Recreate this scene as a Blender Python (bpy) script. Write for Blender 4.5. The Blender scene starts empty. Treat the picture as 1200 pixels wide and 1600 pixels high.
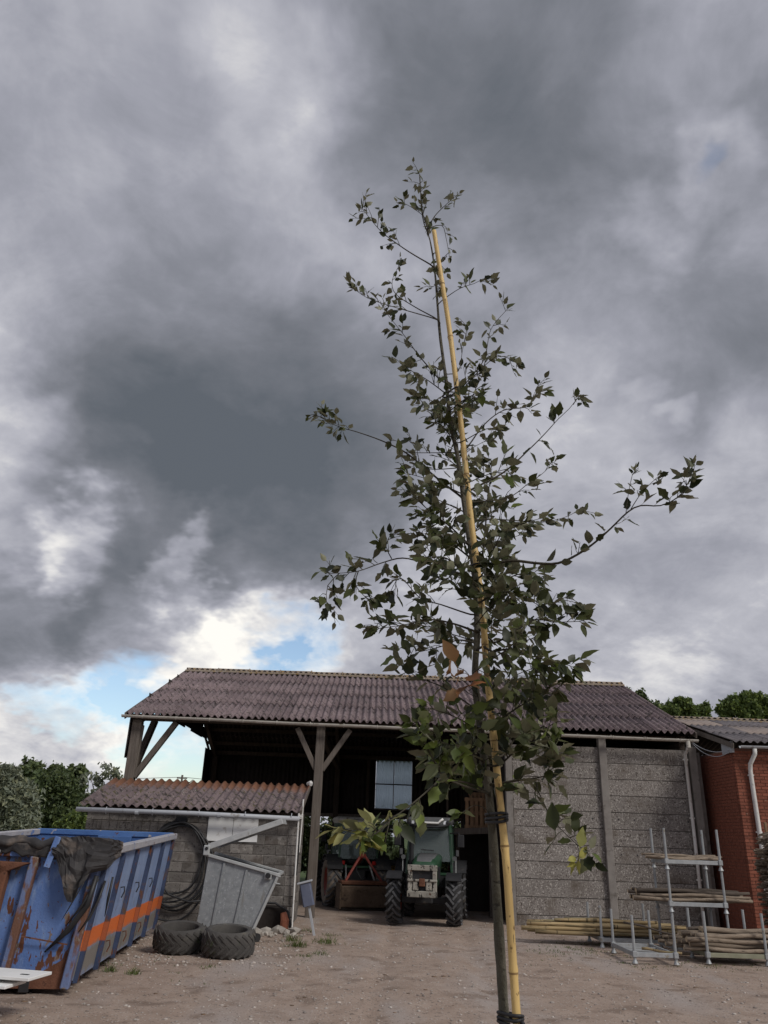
import bpy, bmesh, math, random
import numpy as np
from mathutils import Vector, Matrix, Euler, Quaternion
random.seed(7); rng = np.random.default_rng(7)
PI = math.pi
sc = bpy.context.scene
COL = sc.collection

# ------------------------------------------------------------------ camera
CAM_H, PITCH, ROLL, FPX = 1.85, math.radians(22.8), math.radians(2.0), 1202.0
_f = Vector((0, math.cos(PITCH), math.sin(PITCH))); _r = Vector((1, 0, 0)); _u = _r.cross(_f)
CR = math.cos(ROLL)*_r + math.sin(ROLL)*_u
CU = -math.sin(ROLL)*_r + math.cos(ROLL)*_u
CF = _f
CP = Vector((0, 0, CAM_H))
cd = bpy.data.cameras.new('camera'); cam = bpy.data.objects.new('camera', cd); COL.objects.link(cam)
cd.sensor_fit = 'VERTICAL'; cd.sensor_height = 36.0; cd.lens = 36.0*FPX/1600.0
cd.clip_start = 0.05; cd.clip_end = 3000
m3 = Matrix((CR, CU, -CF)).transposed()
cam.matrix_world = Matrix.Translation(CP) @ m3.to_4x4()
sc.camera = cam

def ray(x, y):
    return (CF + CR*((x-600)/FPX) - CU*((y-800)/FPX))
def gp(x, y, z=0.0):                       # pixel -> point at height z
    d = ray(x, y); return CP + d*((z-CAM_H)/d.z)
def pp(x, y, Y):                           # pixel -> point at depth Y
    d = ray(x, y); return CP + d*(Y/d.y)

# ------------------------------------------------------------------ light
SUN_EL, SUN_AZ = math.radians(40), math.atan2(0.74, -0.67)     # azimuth measured from +Y towards +X
sund = Vector((math.sin(SUN_AZ)*math.cos(SUN_EL), math.cos(SUN_AZ)*math.cos(SUN_EL), math.sin(SUN_EL)))
sl = bpy.data.lights.new('sun', 'SUN'); sl.energy = 1.5; sl.angle = math.radians(16); sl.color = (1.0, 0.955, 0.90)
so = bpy.data.objects.new('sun', sl); COL.objects.link(so); so.location = sund*50
so.rotation_euler = sund.to_track_quat('Z', 'Y').to_euler()
sc.view_settings.view_transform = 'Standard'; sc.view_settings.look = 'None'
sc.view_settings.exposure = 0.5; sc.view_settings.gamma = 1.0; sc.view_settings.use_curve_mapping = False
sc.cycles.use_denoising = True
sc.cycles.max_bounces = 5; sc.cycles.transparent_max_bounces = 12

def dirpx(x, y): return ray(x, y).normalized()
def build_world():
    w = bpy.data.worlds.new('World'); sc.world = w; w.use_nodes = True
    nt = w.node_tree; nt.nodes.clear(); N = nt.nodes.new; L = nt.links.new
    def math_(op, a, b=None, c=None, clamp=False):
        n = N('ShaderNodeMath'); n.operation = op; n.use_clamp = clamp
        for i, v in enumerate((a, b, c)):
            if v is None: continue
            if isinstance(v, (int, float)): n.inputs[i].default_value = v
            else: L(v, n.inputs[i])
        return n.outputs[0]
    def vmath(op, a, b, out=0):
        n = N('ShaderNodeVectorMath'); n.operation = op
        for i, v in enumerate((a, b)):
            if isinstance(v, (tuple, Vector)): n.inputs[i].default_value = v
            elif v is not None: L(v, n.inputs[i])
        return n.outputs[out]
    def noise(vec, scale, detail, rough=0.55, dist=0.0, off=0.0):
        n = N('ShaderNodeTexNoise'); n.inputs['Scale'].default_value = scale; n.inputs['Detail'].default_value = detail
        n.inputs['Roughness'].default_value = rough; n.inputs['Distortion'].default_value = dist
        L(vmath('ADD', vec, (off, off*0.7, off*1.3)), n.inputs['Vector']); return n
    tc = N('ShaderNodeTexCoord'); d = tc.outputs['Generated']
    d = vmath('NORMALIZE', d, None)
    sep = N('ShaderNodeSeparateXYZ'); L(d, sep.inputs[0]); dz = sep.outputs[2]
    # cloud-deck coordinates: direction projected on a flat layer overhead
    den = math_('ADD', math_('MAXIMUM', dz, 0.0), 0.42)
    comb = N('ShaderNodeCombineXYZ')
    L(math_('DIVIDE', sep.outputs[0], den), comb.inputs[0]); L(math_('DIVIDE', sep.outputs[1], den), comb.inputs[1])
    P = comb.outputs[0]
    # warp directions so that cloud masses get ragged outlines
    wn = noise(P, 2.6, 5, 0.6, 0.0, 3.1)
    wv = vmath('SUBTRACT', wn.outputs['Color'], (0.5, 0.5, 0.5))
    sc_ = N('ShaderNodeVectorMath'); sc_.operation = 'SCALE'; L(wv, sc_.inputs[0]); sc_.inputs[3].default_value = 0.26
    dw = vmath('NORMALIZE', vmath('ADD', d, sc_.outputs[0]), None)
    wn2 = noise(P, 7.0, 4, 0.6, 0.0, 8.1)
    sc2 = N('ShaderNodeVectorMath'); sc2.operation = 'SCALE'
    L(vmath('SUBTRACT', wn2.outputs['Color'], (0.5, 0.5, 0.5)), sc2.inputs[0]); sc2.inputs[3].default_value = 0.10
    dw = vmath('NORMALIZE', vmath('ADD', dw, sc2.outputs[0]), None)
    n1 = noise(P, 1.5, 6, 0.58, 0.6, 5.0); n2 = noise(P, 4.2, 6, 0.62, 0.4, 11.0)
    t = math_('MULTIPLY_ADD', math_('SUBTRACT', n1.outputs['Fac'], 0.5), 0.85, 0.435)
    t = math_('MULTIPLY_ADD', math_('SUBTRACT', n2.outputs['Fac'], 0.5), 0.56, t)
    n4 = noise(P, 11.0, 5, 0.65, 0.5, 17.0)
    t = math_('MULTIPLY_ADD', math_('SUBTRACT', n4.outputs['Fac'], 0.5), 0.22, t)
    # thicker (+) and thinner (-) cloud masses of this afternoon: pixel centre, angular radius (deg), weight
    blobs = [(300, 560, 12, .26), (470, 690, 11, .30), (200, 700, 9, .24), (560, 800, 7, .18), (420, 800, 6, .16),
             (760, 90, 12, .30), (700, 260, 8, .16), (900, 200, 7, .10), (60, 120, 10, .10), (200, 930, 5.5, .30), (60, 950, 5, .28),
             (330, 905, 3, .20), (1110, 500, 7, .16), (1080, 240, 3.5, .18), (1190, 130, 4, .16), (60, 380, 6, -.06),
             (460, 180, 6.5, -.13), (390, 60, 4, -.05), (540, 150, 3.5, -.13), (480, 230, 3, -.10), (430, 400, 4, -.12), (10, 690, 4.5, -.26), (30, 600, 4, -.2),
             (120, 825, 3.4, -.62), (300, 880, 2.4, -.55), (20, 800, 3.2, -.16), (450, 985, 4.5, -.36), (330, 1000, 4.5, -.26), (560, 960, 3.5, -.12),
             (1120, 180, 3.6, -.34), (1010, 290, 3.0, -.22), (1020, 640, 4.5, .10), (1160, 650, 3, -.10), (1000, 590, 1.6, -.16), (1045, 655, 1.4, -.18), (1000, 90, 3, -.14),
             (250, 1090, 7, -.34), (60, 1150, 7, -.38), (100, 1020, 4, -.16), (450, 1150, 7, -.34), (1010, 1090, 4, -.26), (900, 900, 7, .03), (1120, 850, 6, -.02)]
    for x, y, rdeg, wt in blobs:
        c = math.cos(math.radians(rdeg*1.25)); dt = vmath('DOT_PRODUCT', dw, dirpx(x, y), 1)
        mr = N('ShaderNodeMapRange'); mr.interpolation_type = 'SMOOTHERSTEP'; L(dt, mr.inputs[0])
        mr.inputs[1].default_value = c; mr.inputs[2].default_value = 1.0; mr.inputs[3].default_value = 0.0; mr.inputs[4].default_value = wt*(.80 if wt > 0 else .62)
        t = math_('ADD', t, mr.outputs[0])
    cr = N('ShaderNodeValToRGB'); L(t, cr.inputs[0]); e = cr.color_ramp
    e.elements[0].position = 0.05; e.elements[0].color = (0.72, 0.70, 0.66, 1)
    e.elements[1].position = 0.98; e.elements[1].color = (0.082, 0.093, 0.110, 1)
    for p, c in ((0.17, (0.52, 0.515, 0.52)), (0.30, (0.345, 0.348, 0.385)), (0.45, (0.245, 0.250, 0.288)), (0.60, (0.175, 0.182, 0.210)), (0.78, (0.122, 0.130, 0.150))):
        k = e.elements.new(p); k.color = (*c, 1)
    # blue gaps low in the west
    blue = math_('MULTIPLY', n2.outputs['Fac'], 0.0)
    for x, y, rdeg, wt in [(485, 990, 3.0, 1.4), (425, 1035, 2.4, 1.2), (210, 1068, 3.0, 1.4), (60, 1100, 2.2, 1.0), (140, 1080, 2.2, 1.1), (280, 1180, 4.5, 1.0), (230, 1135, 3, .5), (330, 1150, 3, .7), (1100, 180, 1.2, .5)]:
        c = math.cos(math.radians(rdeg*1.3)); dt = vmath('DOT_PRODUCT', dw, dirpx(x, y), 1)
        mr = N('ShaderNodeMapRange'); mr.interpolation_type = 'SMOOTHSTEP'; L(dt, mr.inputs[0])
        mr.inputs[1].default_value = c; mr.inputs[2].default_value = 1.0; mr.inputs[3].default_value = 0; mr.inputs[4].default_value = wt
        blue = math_('ADD', blue, mr.outputs[0])
    n3 = noise(P, 9.0, 5, 0.6, 0.3, 2.0)
    blue = math_('MULTIPLY', math_('MULTIPLY_ADD', n3.outputs['Fac'], 1.6, -0.25, clamp=True), blue, clamp=True)
    sky = N('ShaderNodeTexSky'); sky.sky_type = 'NISHITA'; sky.sun_disc = False
    sky.sun_elevation = SUN_EL; sky.sun_rotation = SUN_AZ % (2*PI)
    STR = 0.1
    up = N('ShaderNodeVectorMath'); up.operation = 'SCALE'; L(cr.outputs[0], up.inputs[0]); up.inputs[3].default_value = 1.0/STR
    mix = N('ShaderNodeMix'); mix.data_type = 'RGBA'; L(blue, mix.inputs[0]); L(up.outputs[0], mix.inputs[6]); L(sky.outputs[0], mix.inputs[7])
    bg = N('ShaderNodeBackground'); bg.inputs[1].default_value = STR; L(mix.outputs[2], bg.inputs[0])
    out = N('ShaderNodeOutputWorld'); L(bg.outputs[0], out.inputs[0])
build_world()

# ------------------------------------------------------------------ materials
MATS = {}
def mat(name, cols, scale=3.0, rough=0.85, bump=0.25, bscale=40.0, metal=0.0, spots=(), stretch=(1, 1, 1), rnd=0.12, detail=6, spec=0.3, world=False, attr=False, extra=None):
    """cols: two base colours mixed by noise; spots: (colour, scale, threshold, softness[, stretch])"""
    m = bpy.data.materials.new(name); m.use_nodes = True; nt = m.node_tree; N = nt.nodes.new; L = nt.links.new
    b = nt.nodes['Principled BSDF']; b.inputs['Roughness'].default_value = rough; b.inputs['Metallic'].default_value = metal
    b.inputs['Specular IOR Level'].default_value = spec
    tc = N('ShaderNodeTexCoord'); oi = N('ShaderNodeObjectInfo')
    if world:
        g = N('ShaderNodeNewGeometry'); base = g.outputs['Position']
    else:
        k = N('ShaderNodeMath'); k.operation = 'MULTIPLY'; k.inputs[1].default_value = 37.0; L(oi.outputs['Random'], k.inputs[0])
        a = N('ShaderNodeVectorMath'); L(tc.outputs['Object'], a.inputs[0]); L(k.outputs[0], a.inputs[1]); base = a.outputs[0]
    def mapped(st):
        mp = N('ShaderNodeMapping'); mp.inputs['Scale'].default_value = st; L(base, mp.inputs[0]); return mp.outputs[0]
    def noise(v, s, d=5, r=0.6):
        n = N('ShaderNodeTexNoise'); n.inputs['Scale'].default_value = s; n.inputs['Detail'].default_value = d; n.inputs['Roughness'].default_value = r
        L(v, n.inputs['Vector']); return n.outputs['Fac']
    def mixc(f, A, B):
        x = N('ShaderNodeMix'); x.data_type = 'RGBA'
        L(f, x.inputs[0])
        for i, v in ((6, A), (7, B)):
            if isinstance(v, tuple): x.inputs[i].default_value = (*v, 1)
            else: L(v, x.inputs[i])
        return x.outputs[2]
    v0 = mapped(stretch)
    mr = N('ShaderNodeMapRange'); L(noise(v0, scale, detail), mr.inputs[0]); mr.inputs[1].default_value = 0.32; mr.inputs[2].default_value = 0.68
    c = mixc(mr.outputs[0], cols[0], cols[1])
    for s in spots:
        v = mapped(s[4]) if len(s) > 4 else v0
        mr = N('ShaderNodeMapRange'); L(noise(v, s[1], 4), mr.inputs[0]); mr.inputs[1].default_value = s[2]; mr.inputs[2].default_value = s[2]+s[3]
        c = mixc(mr.outputs[0], c, s[0])
    if extra: c = extra(nt, N, L, c, mixc, base, tc, b)
    h = N('ShaderNodeHueSaturation'); L(c, h.inputs['Color'])
    q = N('ShaderNodeMath'); q.operation = 'MULTIPLY_ADD'; q.inputs[1].default_value = 2*rnd; q.inputs[2].default_value = 1-rnd
    if attr:
        at = N('ShaderNodeAttribute'); at.attribute_name = 'rv'
        ad = N('ShaderNodeMath'); ad.operation = 'ADD'; L(at.outputs['Fac'], ad.inputs[0]); L(oi.outputs['Random'], ad.inputs[1])
        fr = N('ShaderNodeMath'); fr.operation = 'FRACT'; L(ad.outputs[0], fr.inputs[0]); L(fr.outputs[0], q.inputs[0])
    else: L(oi.outputs['Random'], q.inputs[0])
    L(q.outputs[0], h.inputs['Value']); L(h.outputs[0], b.inputs['Base Color'])
    if bump:
        bn = N('ShaderNodeBump'); bn.inputs['Strength'].default_value = bump; bn.inputs['Distance'].default_value = 0.02
        L(noise(v0, bscale, 4, 0.65), bn.inputs['Height']); L(bn.outputs[0], b.inputs['Normal'])
    MATS[name] = m; return m

def zband(z0, z1, colour, soft=0.01, axis=2, ragged=0.0):
    def f(nt, N, L, c, mixc, base, tc, b):
        s = N('ShaderNodeSeparateXYZ'); L(tc.outputs['Object'], s.inputs[0]); z = s.outputs[axis]
        if ragged:
            n = N('ShaderNodeTexNoise'); n.inputs['Scale'].default_value = 6; n.inputs['Detail'].default_value = 5; L(base, n.inputs['Vector'])
            k = N('ShaderNodeMath'); k.operation = 'MULTIPLY_ADD'; k.inputs[1].default_value = ragged*2; L(n.outputs['Fac'], k.inputs[0])
            k2 = N('ShaderNodeMath'); k2.operation = 'SUBTRACT'; L(z, k2.inputs[0]); k2.inputs[1].default_value = ragged; L(k2.outputs[0], k.inputs[2]); z = k.outputs[0]
        a = N('ShaderNodeMapRange'); L(z, a.inputs[0]); a.inputs[1].default_value = z0; a.inputs[2].default_value = z0+soft
        d = N('ShaderNodeMapRange'); L(z, d.inputs[0]); d.inputs[1].default_value = z1; d.inputs[2].default_value = z1+soft; d.inputs[3].default_value = 1; d.inputs[4].default_value = 0
        mu = N('ShaderNodeMath'); mu.operation = 'MULTIPLY'; L(a.outputs[0], mu.inputs[0]); L(d.outputs[0], mu.inputs[1])
        return mixc(mu.outputs[0], c, colour)
    return f

# ------------------------------------------------------------------ mesh helpers
class MB:
    def __init__(s): s.v = []; s.f = []; s.smooth = False
    def add(s, vs, fs):
        o = len(s.v); s.v += [tuple(v) for v in vs]; s.f += [tuple(i+o for i in f) for f in fs]; return s
    def box(s, c, d, rot=None):
        x, y, z = [k/2 for k in d]
        vs = [Vector(p) for p in ((-x,-y,-z),(x,-y,-z),(x,y,-z),(-x,y,-z),(-x,-y,z),(x,-y,z),(x,y,z),(-x,y,z))]
        if rot is not None:
            R = rot if isinstance(rot, Matrix) else Euler(rot).to_matrix()
            vs = [R @ p for p in vs]
        c = Vector(c)
        return s.add([p+c for p in vs], [(0,3,2,1),(4,5,6,7),(0,1,5,4),(1,2,6,5),(2,3,7,6),(3,0,4,7)])
    def mm(s, a, b):
        a, b = Vector(a), Vector(b); return s.box((a+b)/2, tuple(abs(k) for k in (b-a)))
    def beam(s, p0, p1, w, h, up=(0, 0, 1)):
        p0, p1 = Vector(p0), Vector(p1); d = p1-p0; l = d.length; d.normalize(); up = Vector(up)
        if abs(d.dot(up)) > 0.98: up = Vector((0, 1, 0))
        sx = d.cross(up).normalized(); sz = sx.cross(d).normalized()
        R = Matrix((d, sx, sz)).transposed()
        return s.box((p0+p1)/2, (l, w, h), R)
    def tube(s, pts, rad, n=8, caps=True, jit=0.0):
        pts = [Vector(p) for p in pts]
        if not isinstance(rad, (list, tuple)): rad = [rad]*len(pts)
        ref = None; rings = []
        for i, p in enumerate(pts):
            t = (pts[min(i+1, len(pts)-1)] - pts[max(i-1, 0)]).normalized()
            if ref is None:
                a = Vector((0, 0, 1)) if abs(t.z) < 0.9 else Vector((1, 0, 0)); ref = t.cross(a).normalized()
            ref = (ref - t*ref.dot(t)).normalized(); bb = t.cross(ref)
            rings.append([p + (ref*math.cos(2*PI*k/n) + bb*math.sin(2*PI*k/n))*rad[i]*(1+(random.uniform(-jit, jit) if jit else 0)) for k in range(n)])
        vs = [q for r in rings for q in r]
        fs = [(i*n+k, i*n+(k+1) % n, (i+1)*n+(k+1) % n, (i+1)*n+k) for i in range(len(pts)-1) for k in range(n)]
        if caps: fs += [tuple(range(n-1, -1, -1)), tuple((len(pts)-1)*n+k for k in range(n))]
        return s.add(vs, fs)
    def lathe(s, prof, n=24, axis='z', c=(0, 0, 0), closed=False):
        vs = []
        for r, h in prof:
            for k in range(n):
                a = 2*PI*k/n; x, y = r*math.cos(a), r*math.sin(a)
                vs.append({'z': (x, y, h), 'x': (h, x, y), 'y': (x, h, y)}[axis])
        m = len(prof); fs = []
        for i in range(m if closed else m-1):
            j = (i+1) % m
            for k in range(n): fs.append((i*n+k, i*n+(k+1) % n, j*n+(k+1) % n, j*n+k))
        return s.add([Vector(v)+Vector(c) for v in vs], fs)
    def prism(s, poly, axis, a, b):                       # poly in the two remaining axes
        def P(p, h): return {'x': (h, p[0], p[1]), 'y': (p[0], h, p[1]), 'z': (p[0], p[1], h)}[axis]
        n = len(poly); vs = [P(p, a) for p in poly]+[P(p, b) for p in poly]
        return s.add(vs, [tuple(range(n)), tuple(range(2*n-1, n-1, -1))]+[(i, i+n, (i+1) % n+n, (i+1) % n) for i in range(n)])
    def mesh(s, name, bevel=0.0, smooth=False):
        me = bpy.data.meshes.new(name); me.from_pydata(s.v, [], s.f)
        bm = bmesh.new(); bm.from_mesh(me); bmesh.ops.recalc_face_normals(bm, faces=bm.faces)
        if bevel: bmesh.ops.bevel(bm, geom=bm.edges[:], offset=bevel, segments=1, affect='EDGES', clamp_overlap=True)
        bm.to_mesh(me); bm.free()
        if smooth:
            me.polygons.foreach_set('use_smooth', [True]*len(me.polygons))
        return me
    def build(s, name, m, parent=None, bevel=0.0, smooth=False, loc=None, rot=None, **kw):
        return obj(name, s.mesh(name, bevel, smooth), m, parent, loc, rot, **kw)

def obj(name, me, m=None, parent=None, loc=None, rot=None, **kw):
    o = bpy.data.objects.new(name, me); COL.objects.link(o)
    if m is not None and not me.materials: me.materials.append(MATS[m] if isinstance(m, str) else m)
    if parent: o.parent = parent
    if loc is not None: o.location = loc
    if rot is not None: o.rotation_euler = rot
    for k, v in kw.items(): o[k] = v
    return o
def thing(name, label, cat, loc=(0, 0, 0), rot=(0, 0, 0), group=None):
    o = bpy.data.objects.new(name, None); COL.objects.link(o); o.location = loc; o.rotation_euler = rot; o.empty_display_size = 0.2
    return tag(o, label, cat, group)
def tag(o, label, cat, group=None):
    o['label'] = label; o['category'] = cat
    if group: o['group'] = group
    return o
def dup(o, parent=None):
    c = o.copy(); COL.objects.link(c)
    if parent is not None: c.parent = parent
    for ch in list(o.children): dup(ch, c)
    return c
def fastmesh(name, V, F, rv=None, mats=()):
    """V (n,3); F (m,4) quads or (m,3)"""
    me = bpy.data.meshes.new(name); k = F.shape[1]
    me.vertices.add(len(V)); me.vertices.foreach_set('co', np.asarray(V, np.float32).ravel())
    me.loops.add(F.size); me.loops.foreach_set('vertex_index', np.asarray(F, np.int32).ravel())
    me.polygons.add(len(F)); me.polygons.foreach_set('loop_start', np.arange(0, F.size, k, dtype=np.int32))
    me.polygons.foreach_set('loop_total', np.full(len(F), k, np.int32))
    if rv is not None:
        a = me.attributes.new('rv', 'FLOAT', 'POINT'); a.data.foreach_set('value', np.asarray(rv, np.float32))
    me.update(calc_edges=True); me.validate()
    for m in mats: me.materials.append(MATS[m])
    return me

# ------------------------------------------------------------------ material library
mat('roof_fibre', ((.150,.112,.118), (.225,.175,.180)), 1.6, .92, .5, 60, spots=(((.05,.042,.042), 6, .56, .08), ((.38,.35,.33), 17, .645, .03), ((.08,.068,.05), 13, .58, .06)), rnd=.16)
mat('ridge_fibre', ((.26,.20,.14), (.34,.30,.25)), 4, .92, .5, 60, spots=(((.30,.19,.06), 9, .55, .1), ((.10,.09,.08), 14, .6, .08)), rnd=.12)
mat('shed_roof', ((.13,.10,.105), (.20,.155,.155)), 2, .92, .6, 60, spots=(((.045,.038,.036), 7, .53, .08), ((.36,.33,.29), 18, .64, .03), ((.085,.072,.035), 8, .57, .07)), rnd=.12,
    extra=zband(1.55, 3.2, (.25,.118,.070), .45, 1, .40))
mat('brick_roof', ((.145,.130,.135), (.215,.195,.20)), 2, .92, .5, 60, spots=(((.06,.055,.055), 6, .58, .1), ((.36,.34,.31), 26, .67, .04)), rnd=.1)
mat('skylight_sheet', ((.29,.235,.205), (.36,.30,.26)), 3, .6, .2, 30, spots=(((.2,.16,.13), 6, .6, .15),), rnd=.08)
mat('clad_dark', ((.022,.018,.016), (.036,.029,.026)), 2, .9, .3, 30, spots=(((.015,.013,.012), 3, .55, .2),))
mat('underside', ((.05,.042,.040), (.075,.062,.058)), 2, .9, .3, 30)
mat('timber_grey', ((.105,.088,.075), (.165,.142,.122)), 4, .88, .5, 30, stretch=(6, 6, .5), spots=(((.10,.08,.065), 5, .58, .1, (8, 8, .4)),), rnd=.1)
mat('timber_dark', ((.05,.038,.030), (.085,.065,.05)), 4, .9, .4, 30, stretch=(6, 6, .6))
mat('pallet_wood', ((.22,.13,.075), (.30,.19,.11)), 4, .85, .3, 30, rnd=.2)
mat('concrete_panel', ((.185,.165,.15), (.265,.243,.225)), 2.2, .95, .8, 55, spots=(((.47,.44,.40), 30, .565, .05), ((.085,.07,.06), 27, .555, .06), ((.12,.098,.08), 1.1, .54, .16), ((.40,.375,.345), 9, .62, .05, (5, 5, .5))), rnd=.10)
mat('concrete_post', ((.19,.172,.158), (.26,.24,.22)), 3, .95, .6, 60, spots=(((.13,.115,.10), 4, .57, .12),), rnd=.06)
mat('block', ((.145,.130,.118), (.215,.198,.18)), 3.5, .95, .8, 60, spots=(((.07,.06,.055), 26, .59, .04), ((.29,.27,.245), 8, .61, .08), ((.095,.08,.068), 1.8, .55, .12)), rnd=.26)
mat('mortar', ((.17,.155,.138), (.25,.232,.21)), 8, .95, .6, 50, spots=(((.13,.12,.1), 5, .58, .1),))
mat('brick', ((.195,.066,.042), (.27,.095,.06)), 9, .92, .5, 60, spots=(((.13,.055,.04), 5, .62, .1), ((.35,.26,.2), 20, .67, .04)), rnd=.2)
mat('brick_mortar', ((.17,.085,.06), (.22,.12,.09)), 8, .95, .5, 50)
mat('white_paint', ((.62,.61,.59), (.74,.73,.70)), 3, .7, .2, 30, spots=(((.35,.31,.26), 7, .60, .08), ((.45,.42,.37), 3, .6, .15, (6, 6, .6))), rnd=.04)
mat('gutter_cream', ((.48,.455,.40), (.60,.575,.52)), 3, .6, .1, 30, spots=(((.20,.17,.125), 5, .58, .1, (1, 5, 5)), ((.15,.13,.1), 14, .66, .04)), rnd=.03)
mat('pvc_grey', ((.36,.375,.40), (.42,.435,.46)), 3, .45, .05, 30, spots=(((.22,.21,.2), 6, .62, .1),), rnd=.03)
mat('white_board', ((.68,.68,.665), (.76,.76,.745)), 3, .7, .1, 30, spots=(((.42,.39,.34), 4, .62, .1),), rnd=.04)
RUST = (.11,.045,.026)
mat('blue_paint', ((.085,.155,.36), (.125,.205,.43)), 2.2, .55, .3, 40, spots=(((.20,.28,.46), 4, .56, .15, (2, 2, .6)), ((.19,.14,.11), 5.5, .61, .02, (1.6, 1.6, .6)), (RUST, 4.2, .59, .02, (1.8, 1.8, .55)), (RUST, 22, .66, .02)), rnd=.03)
mat('blue_side_lit', ((.17,.235,.395), (.235,.305,.46)), 2.2, .6, .3, 40, spots=(((.26,.33,.47), 4, .58, .15, (3, 3, .5)), (RUST, 8, .66, .02, (1.5, 1.5, .7)), ((.20,.165,.14), 3, .62, .1, (2, 2, .8))), rnd=.03,  # paler than the front: light falling on this side is put into the colour
    extra=lambda nt, N, L, c, mixc, base, tc, b: zband(.10, .40, (.20,.185,.165), .10, 2, .10)(nt, N, L, zband(.44, .66, (.62,.145,.035), .015, 2, .012)(nt, N, L, c, mixc, base, tc, b), mixc, base, tc, b))
mat('blue_rib_shaded', ((.024,.036,.075), (.045,.065,.13)), 3, .6, .3, 40, spots=((RUST, 6, .55, .06, (1.5, 1.5, .6)), ((.09,.055,.04), 3, .58, .1)), rnd=.06,  # darker blue and stripe: shade of the channel sides painted in
    extra=zband(.44, .66, (.30,.08,.03), .015, 2, .012))
mat('blue_rib_rust', ((.10,.14,.27), (.15,.19,.33)), 3, .65, .4, 40, spots=(((.15,.075,.05), 3.0, .48, .06, (1.5, 1.5, .5)), ((.20,.16,.13), 12, .6, .05)), rnd=.05)
mat('rim_worn', ((.30,.30,.33), (.40,.39,.40)), 4, .6, .3, 40, spots=((RUST, 7, .63, .03), ((.12,.19,.38), 5, .6, .06)), rnd=.04)
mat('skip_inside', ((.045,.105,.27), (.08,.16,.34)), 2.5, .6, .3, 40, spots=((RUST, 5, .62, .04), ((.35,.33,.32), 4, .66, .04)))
mat('rust', ((.10,.042,.025), (.17,.075,.045)), 6, .9, .5, 50, spots=(((.05,.025,.018), 9, .58, .08),))
mat('tarp', ((.022,.021,.022), (.045,.042,.042)), 3, .62, .5, 14, spots=(((.13,.105,.088), 2.2, .50, .12),), rnd=.1, spec=.25)
mat('black_rubber', ((.018,.018,.019), (.034,.033,.032)), 4, .85, .4, 50, spots=(((.085,.075,.062), 5, .60, .12),), rnd=.1)
mat('tyre_worn', ((.055,.052,.049), (.085,.079,.073)), 4, .9, .5, 50, spots=(((.12,.11,.085), 4, .58, .12), ((.055,.07,.03), 3, .63, .1)), rnd=.15)
mat('tyre_dusty', ((.16,.135,.11), (.24,.20,.165)), 3, .95, .4, 40, spots=(((.05,.045,.04), 5, .60, .1),), rnd=.05)
mat('tyre_lug', ((.060,.060,.064), (.105,.105,.108)), 6, .8, .4, 50, spots=(((.12,.10,.08), 5, .62, .1),), rnd=.05)
mat('galv', ((.23,.245,.255), (.32,.335,.345)), 14, .5, .15, 60, metal=.35, spots=(((.40,.42,.435), 26, .60, .06), ((.22,.215,.20), 3, .62, .12, (3, 3, .6))), rnd=.05)
mat('galv_rim', ((.36,.37,.37), (.46,.47,.465)), 9, .5, .15, 60, metal=.25, spots=(((.26,.25,.23), 6, .62, .1),), rnd=.04)
mat('galv_shaded', ((.10,.105,.11), (.15,.155,.16)), 8, .6, .15, 60, metal=.2, rnd=.05)  # darker copy of galv: shade painted on the bin's far side, base and lid
mat('rack_steel', ((.30,.315,.325), (.40,.415,.42)), 10, .5, .1, 60, metal=.3, spots=(((.28,.26,.22), 7, .63, .06), ((.16,.09,.05), 14, .70, .03)), rnd=.06)
mat('rack_green', ((.20,.20,.14), (.28,.275,.20)), 5, .8, .2, 40)
mat('log_bark', ((.20,.155,.115), (.31,.25,.19)), 7, .92, .7, 40, stretch=(.6, 6, 6), spots=(((.09,.07,.055), 6, .57, .1, (1, 5, 5)), ((.40,.34,.27), 5, .64, .1)), rnd=.28)
mat('log_dark', ((.075,.06,.048), (.13,.105,.085)), 7, .92, .7, 40, stretch=(.6, 6, 6), rnd=.25)
mat('log_end', ((.42,.32,.20), (.52,.42,.29)), 12, .9, .3, 40, rnd=.15)
mat('bamboo_pile', ((.27,.195,.10), (.38,.285,.15)), 5, .7, .2, 40, stretch=(.4, 5, 5), spots=(((.12,.09,.05), 5, .55, .08), ((.22,.20,.10), 2, .55, .1), ((.10,.075,.04), 3, .62, .02, (3.2, .3, .3))), rnd=.38)
mat('stake_bamboo', ((.56,.385,.145), (.70,.50,.205)), 10, .5, .15, 50, stretch=(3, 3, .25), spots=(((.22,.135,.05), 60, .60, .05, (1, 1, .5)), ((.19,.12,.045), 13, .60, .05, (1, 1, .35)), ((.10,.065,.03), 90, .66, .03), ((.60,.43,.20), 8, .60, .1, (2, 2, .2))), rnd=.02, spec=.4)
mat('stake_node', ((.24,.15,.06), (.38,.25,.10)), 20, .6, .3, 60)
mat('tie_rubber', ((.02,.02,.022), (.035,.035,.038)), 8, .6, .2, 50, spec=.4)
mat('bark_young', ((.070,.066,.048), (.125,.115,.088)), 16, .85, .8, 70, stretch=(1, 1, .5), spots=(((.035,.032,.025), 22, .60, .06, (1, 1, 2)), ((.19,.18,.145), 30, .66, .04)), rnd=.02)
mat('bark_twig', ((.040,.036,.026), (.080,.070,.050)), 20, .85, .5, 70, rnd=.1)
mat('bark_tree', ((.07,.055,.042), (.13,.105,.08)), 4, .95, .8, 12)
mat('tractor_green', ((.016,.050,.026), (.026,.072,.036)), 3, .4, .05, 30, spots=(((.07,.075,.05), 3, .60, .15),), rnd=.03, spec=.5)
mat('dark_metal', ((.016,.016,.018), (.030,.030,.032)), 4, .6, .2, 40, spots=(((.07,.06,.05), 5, .63, .1),))
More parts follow.
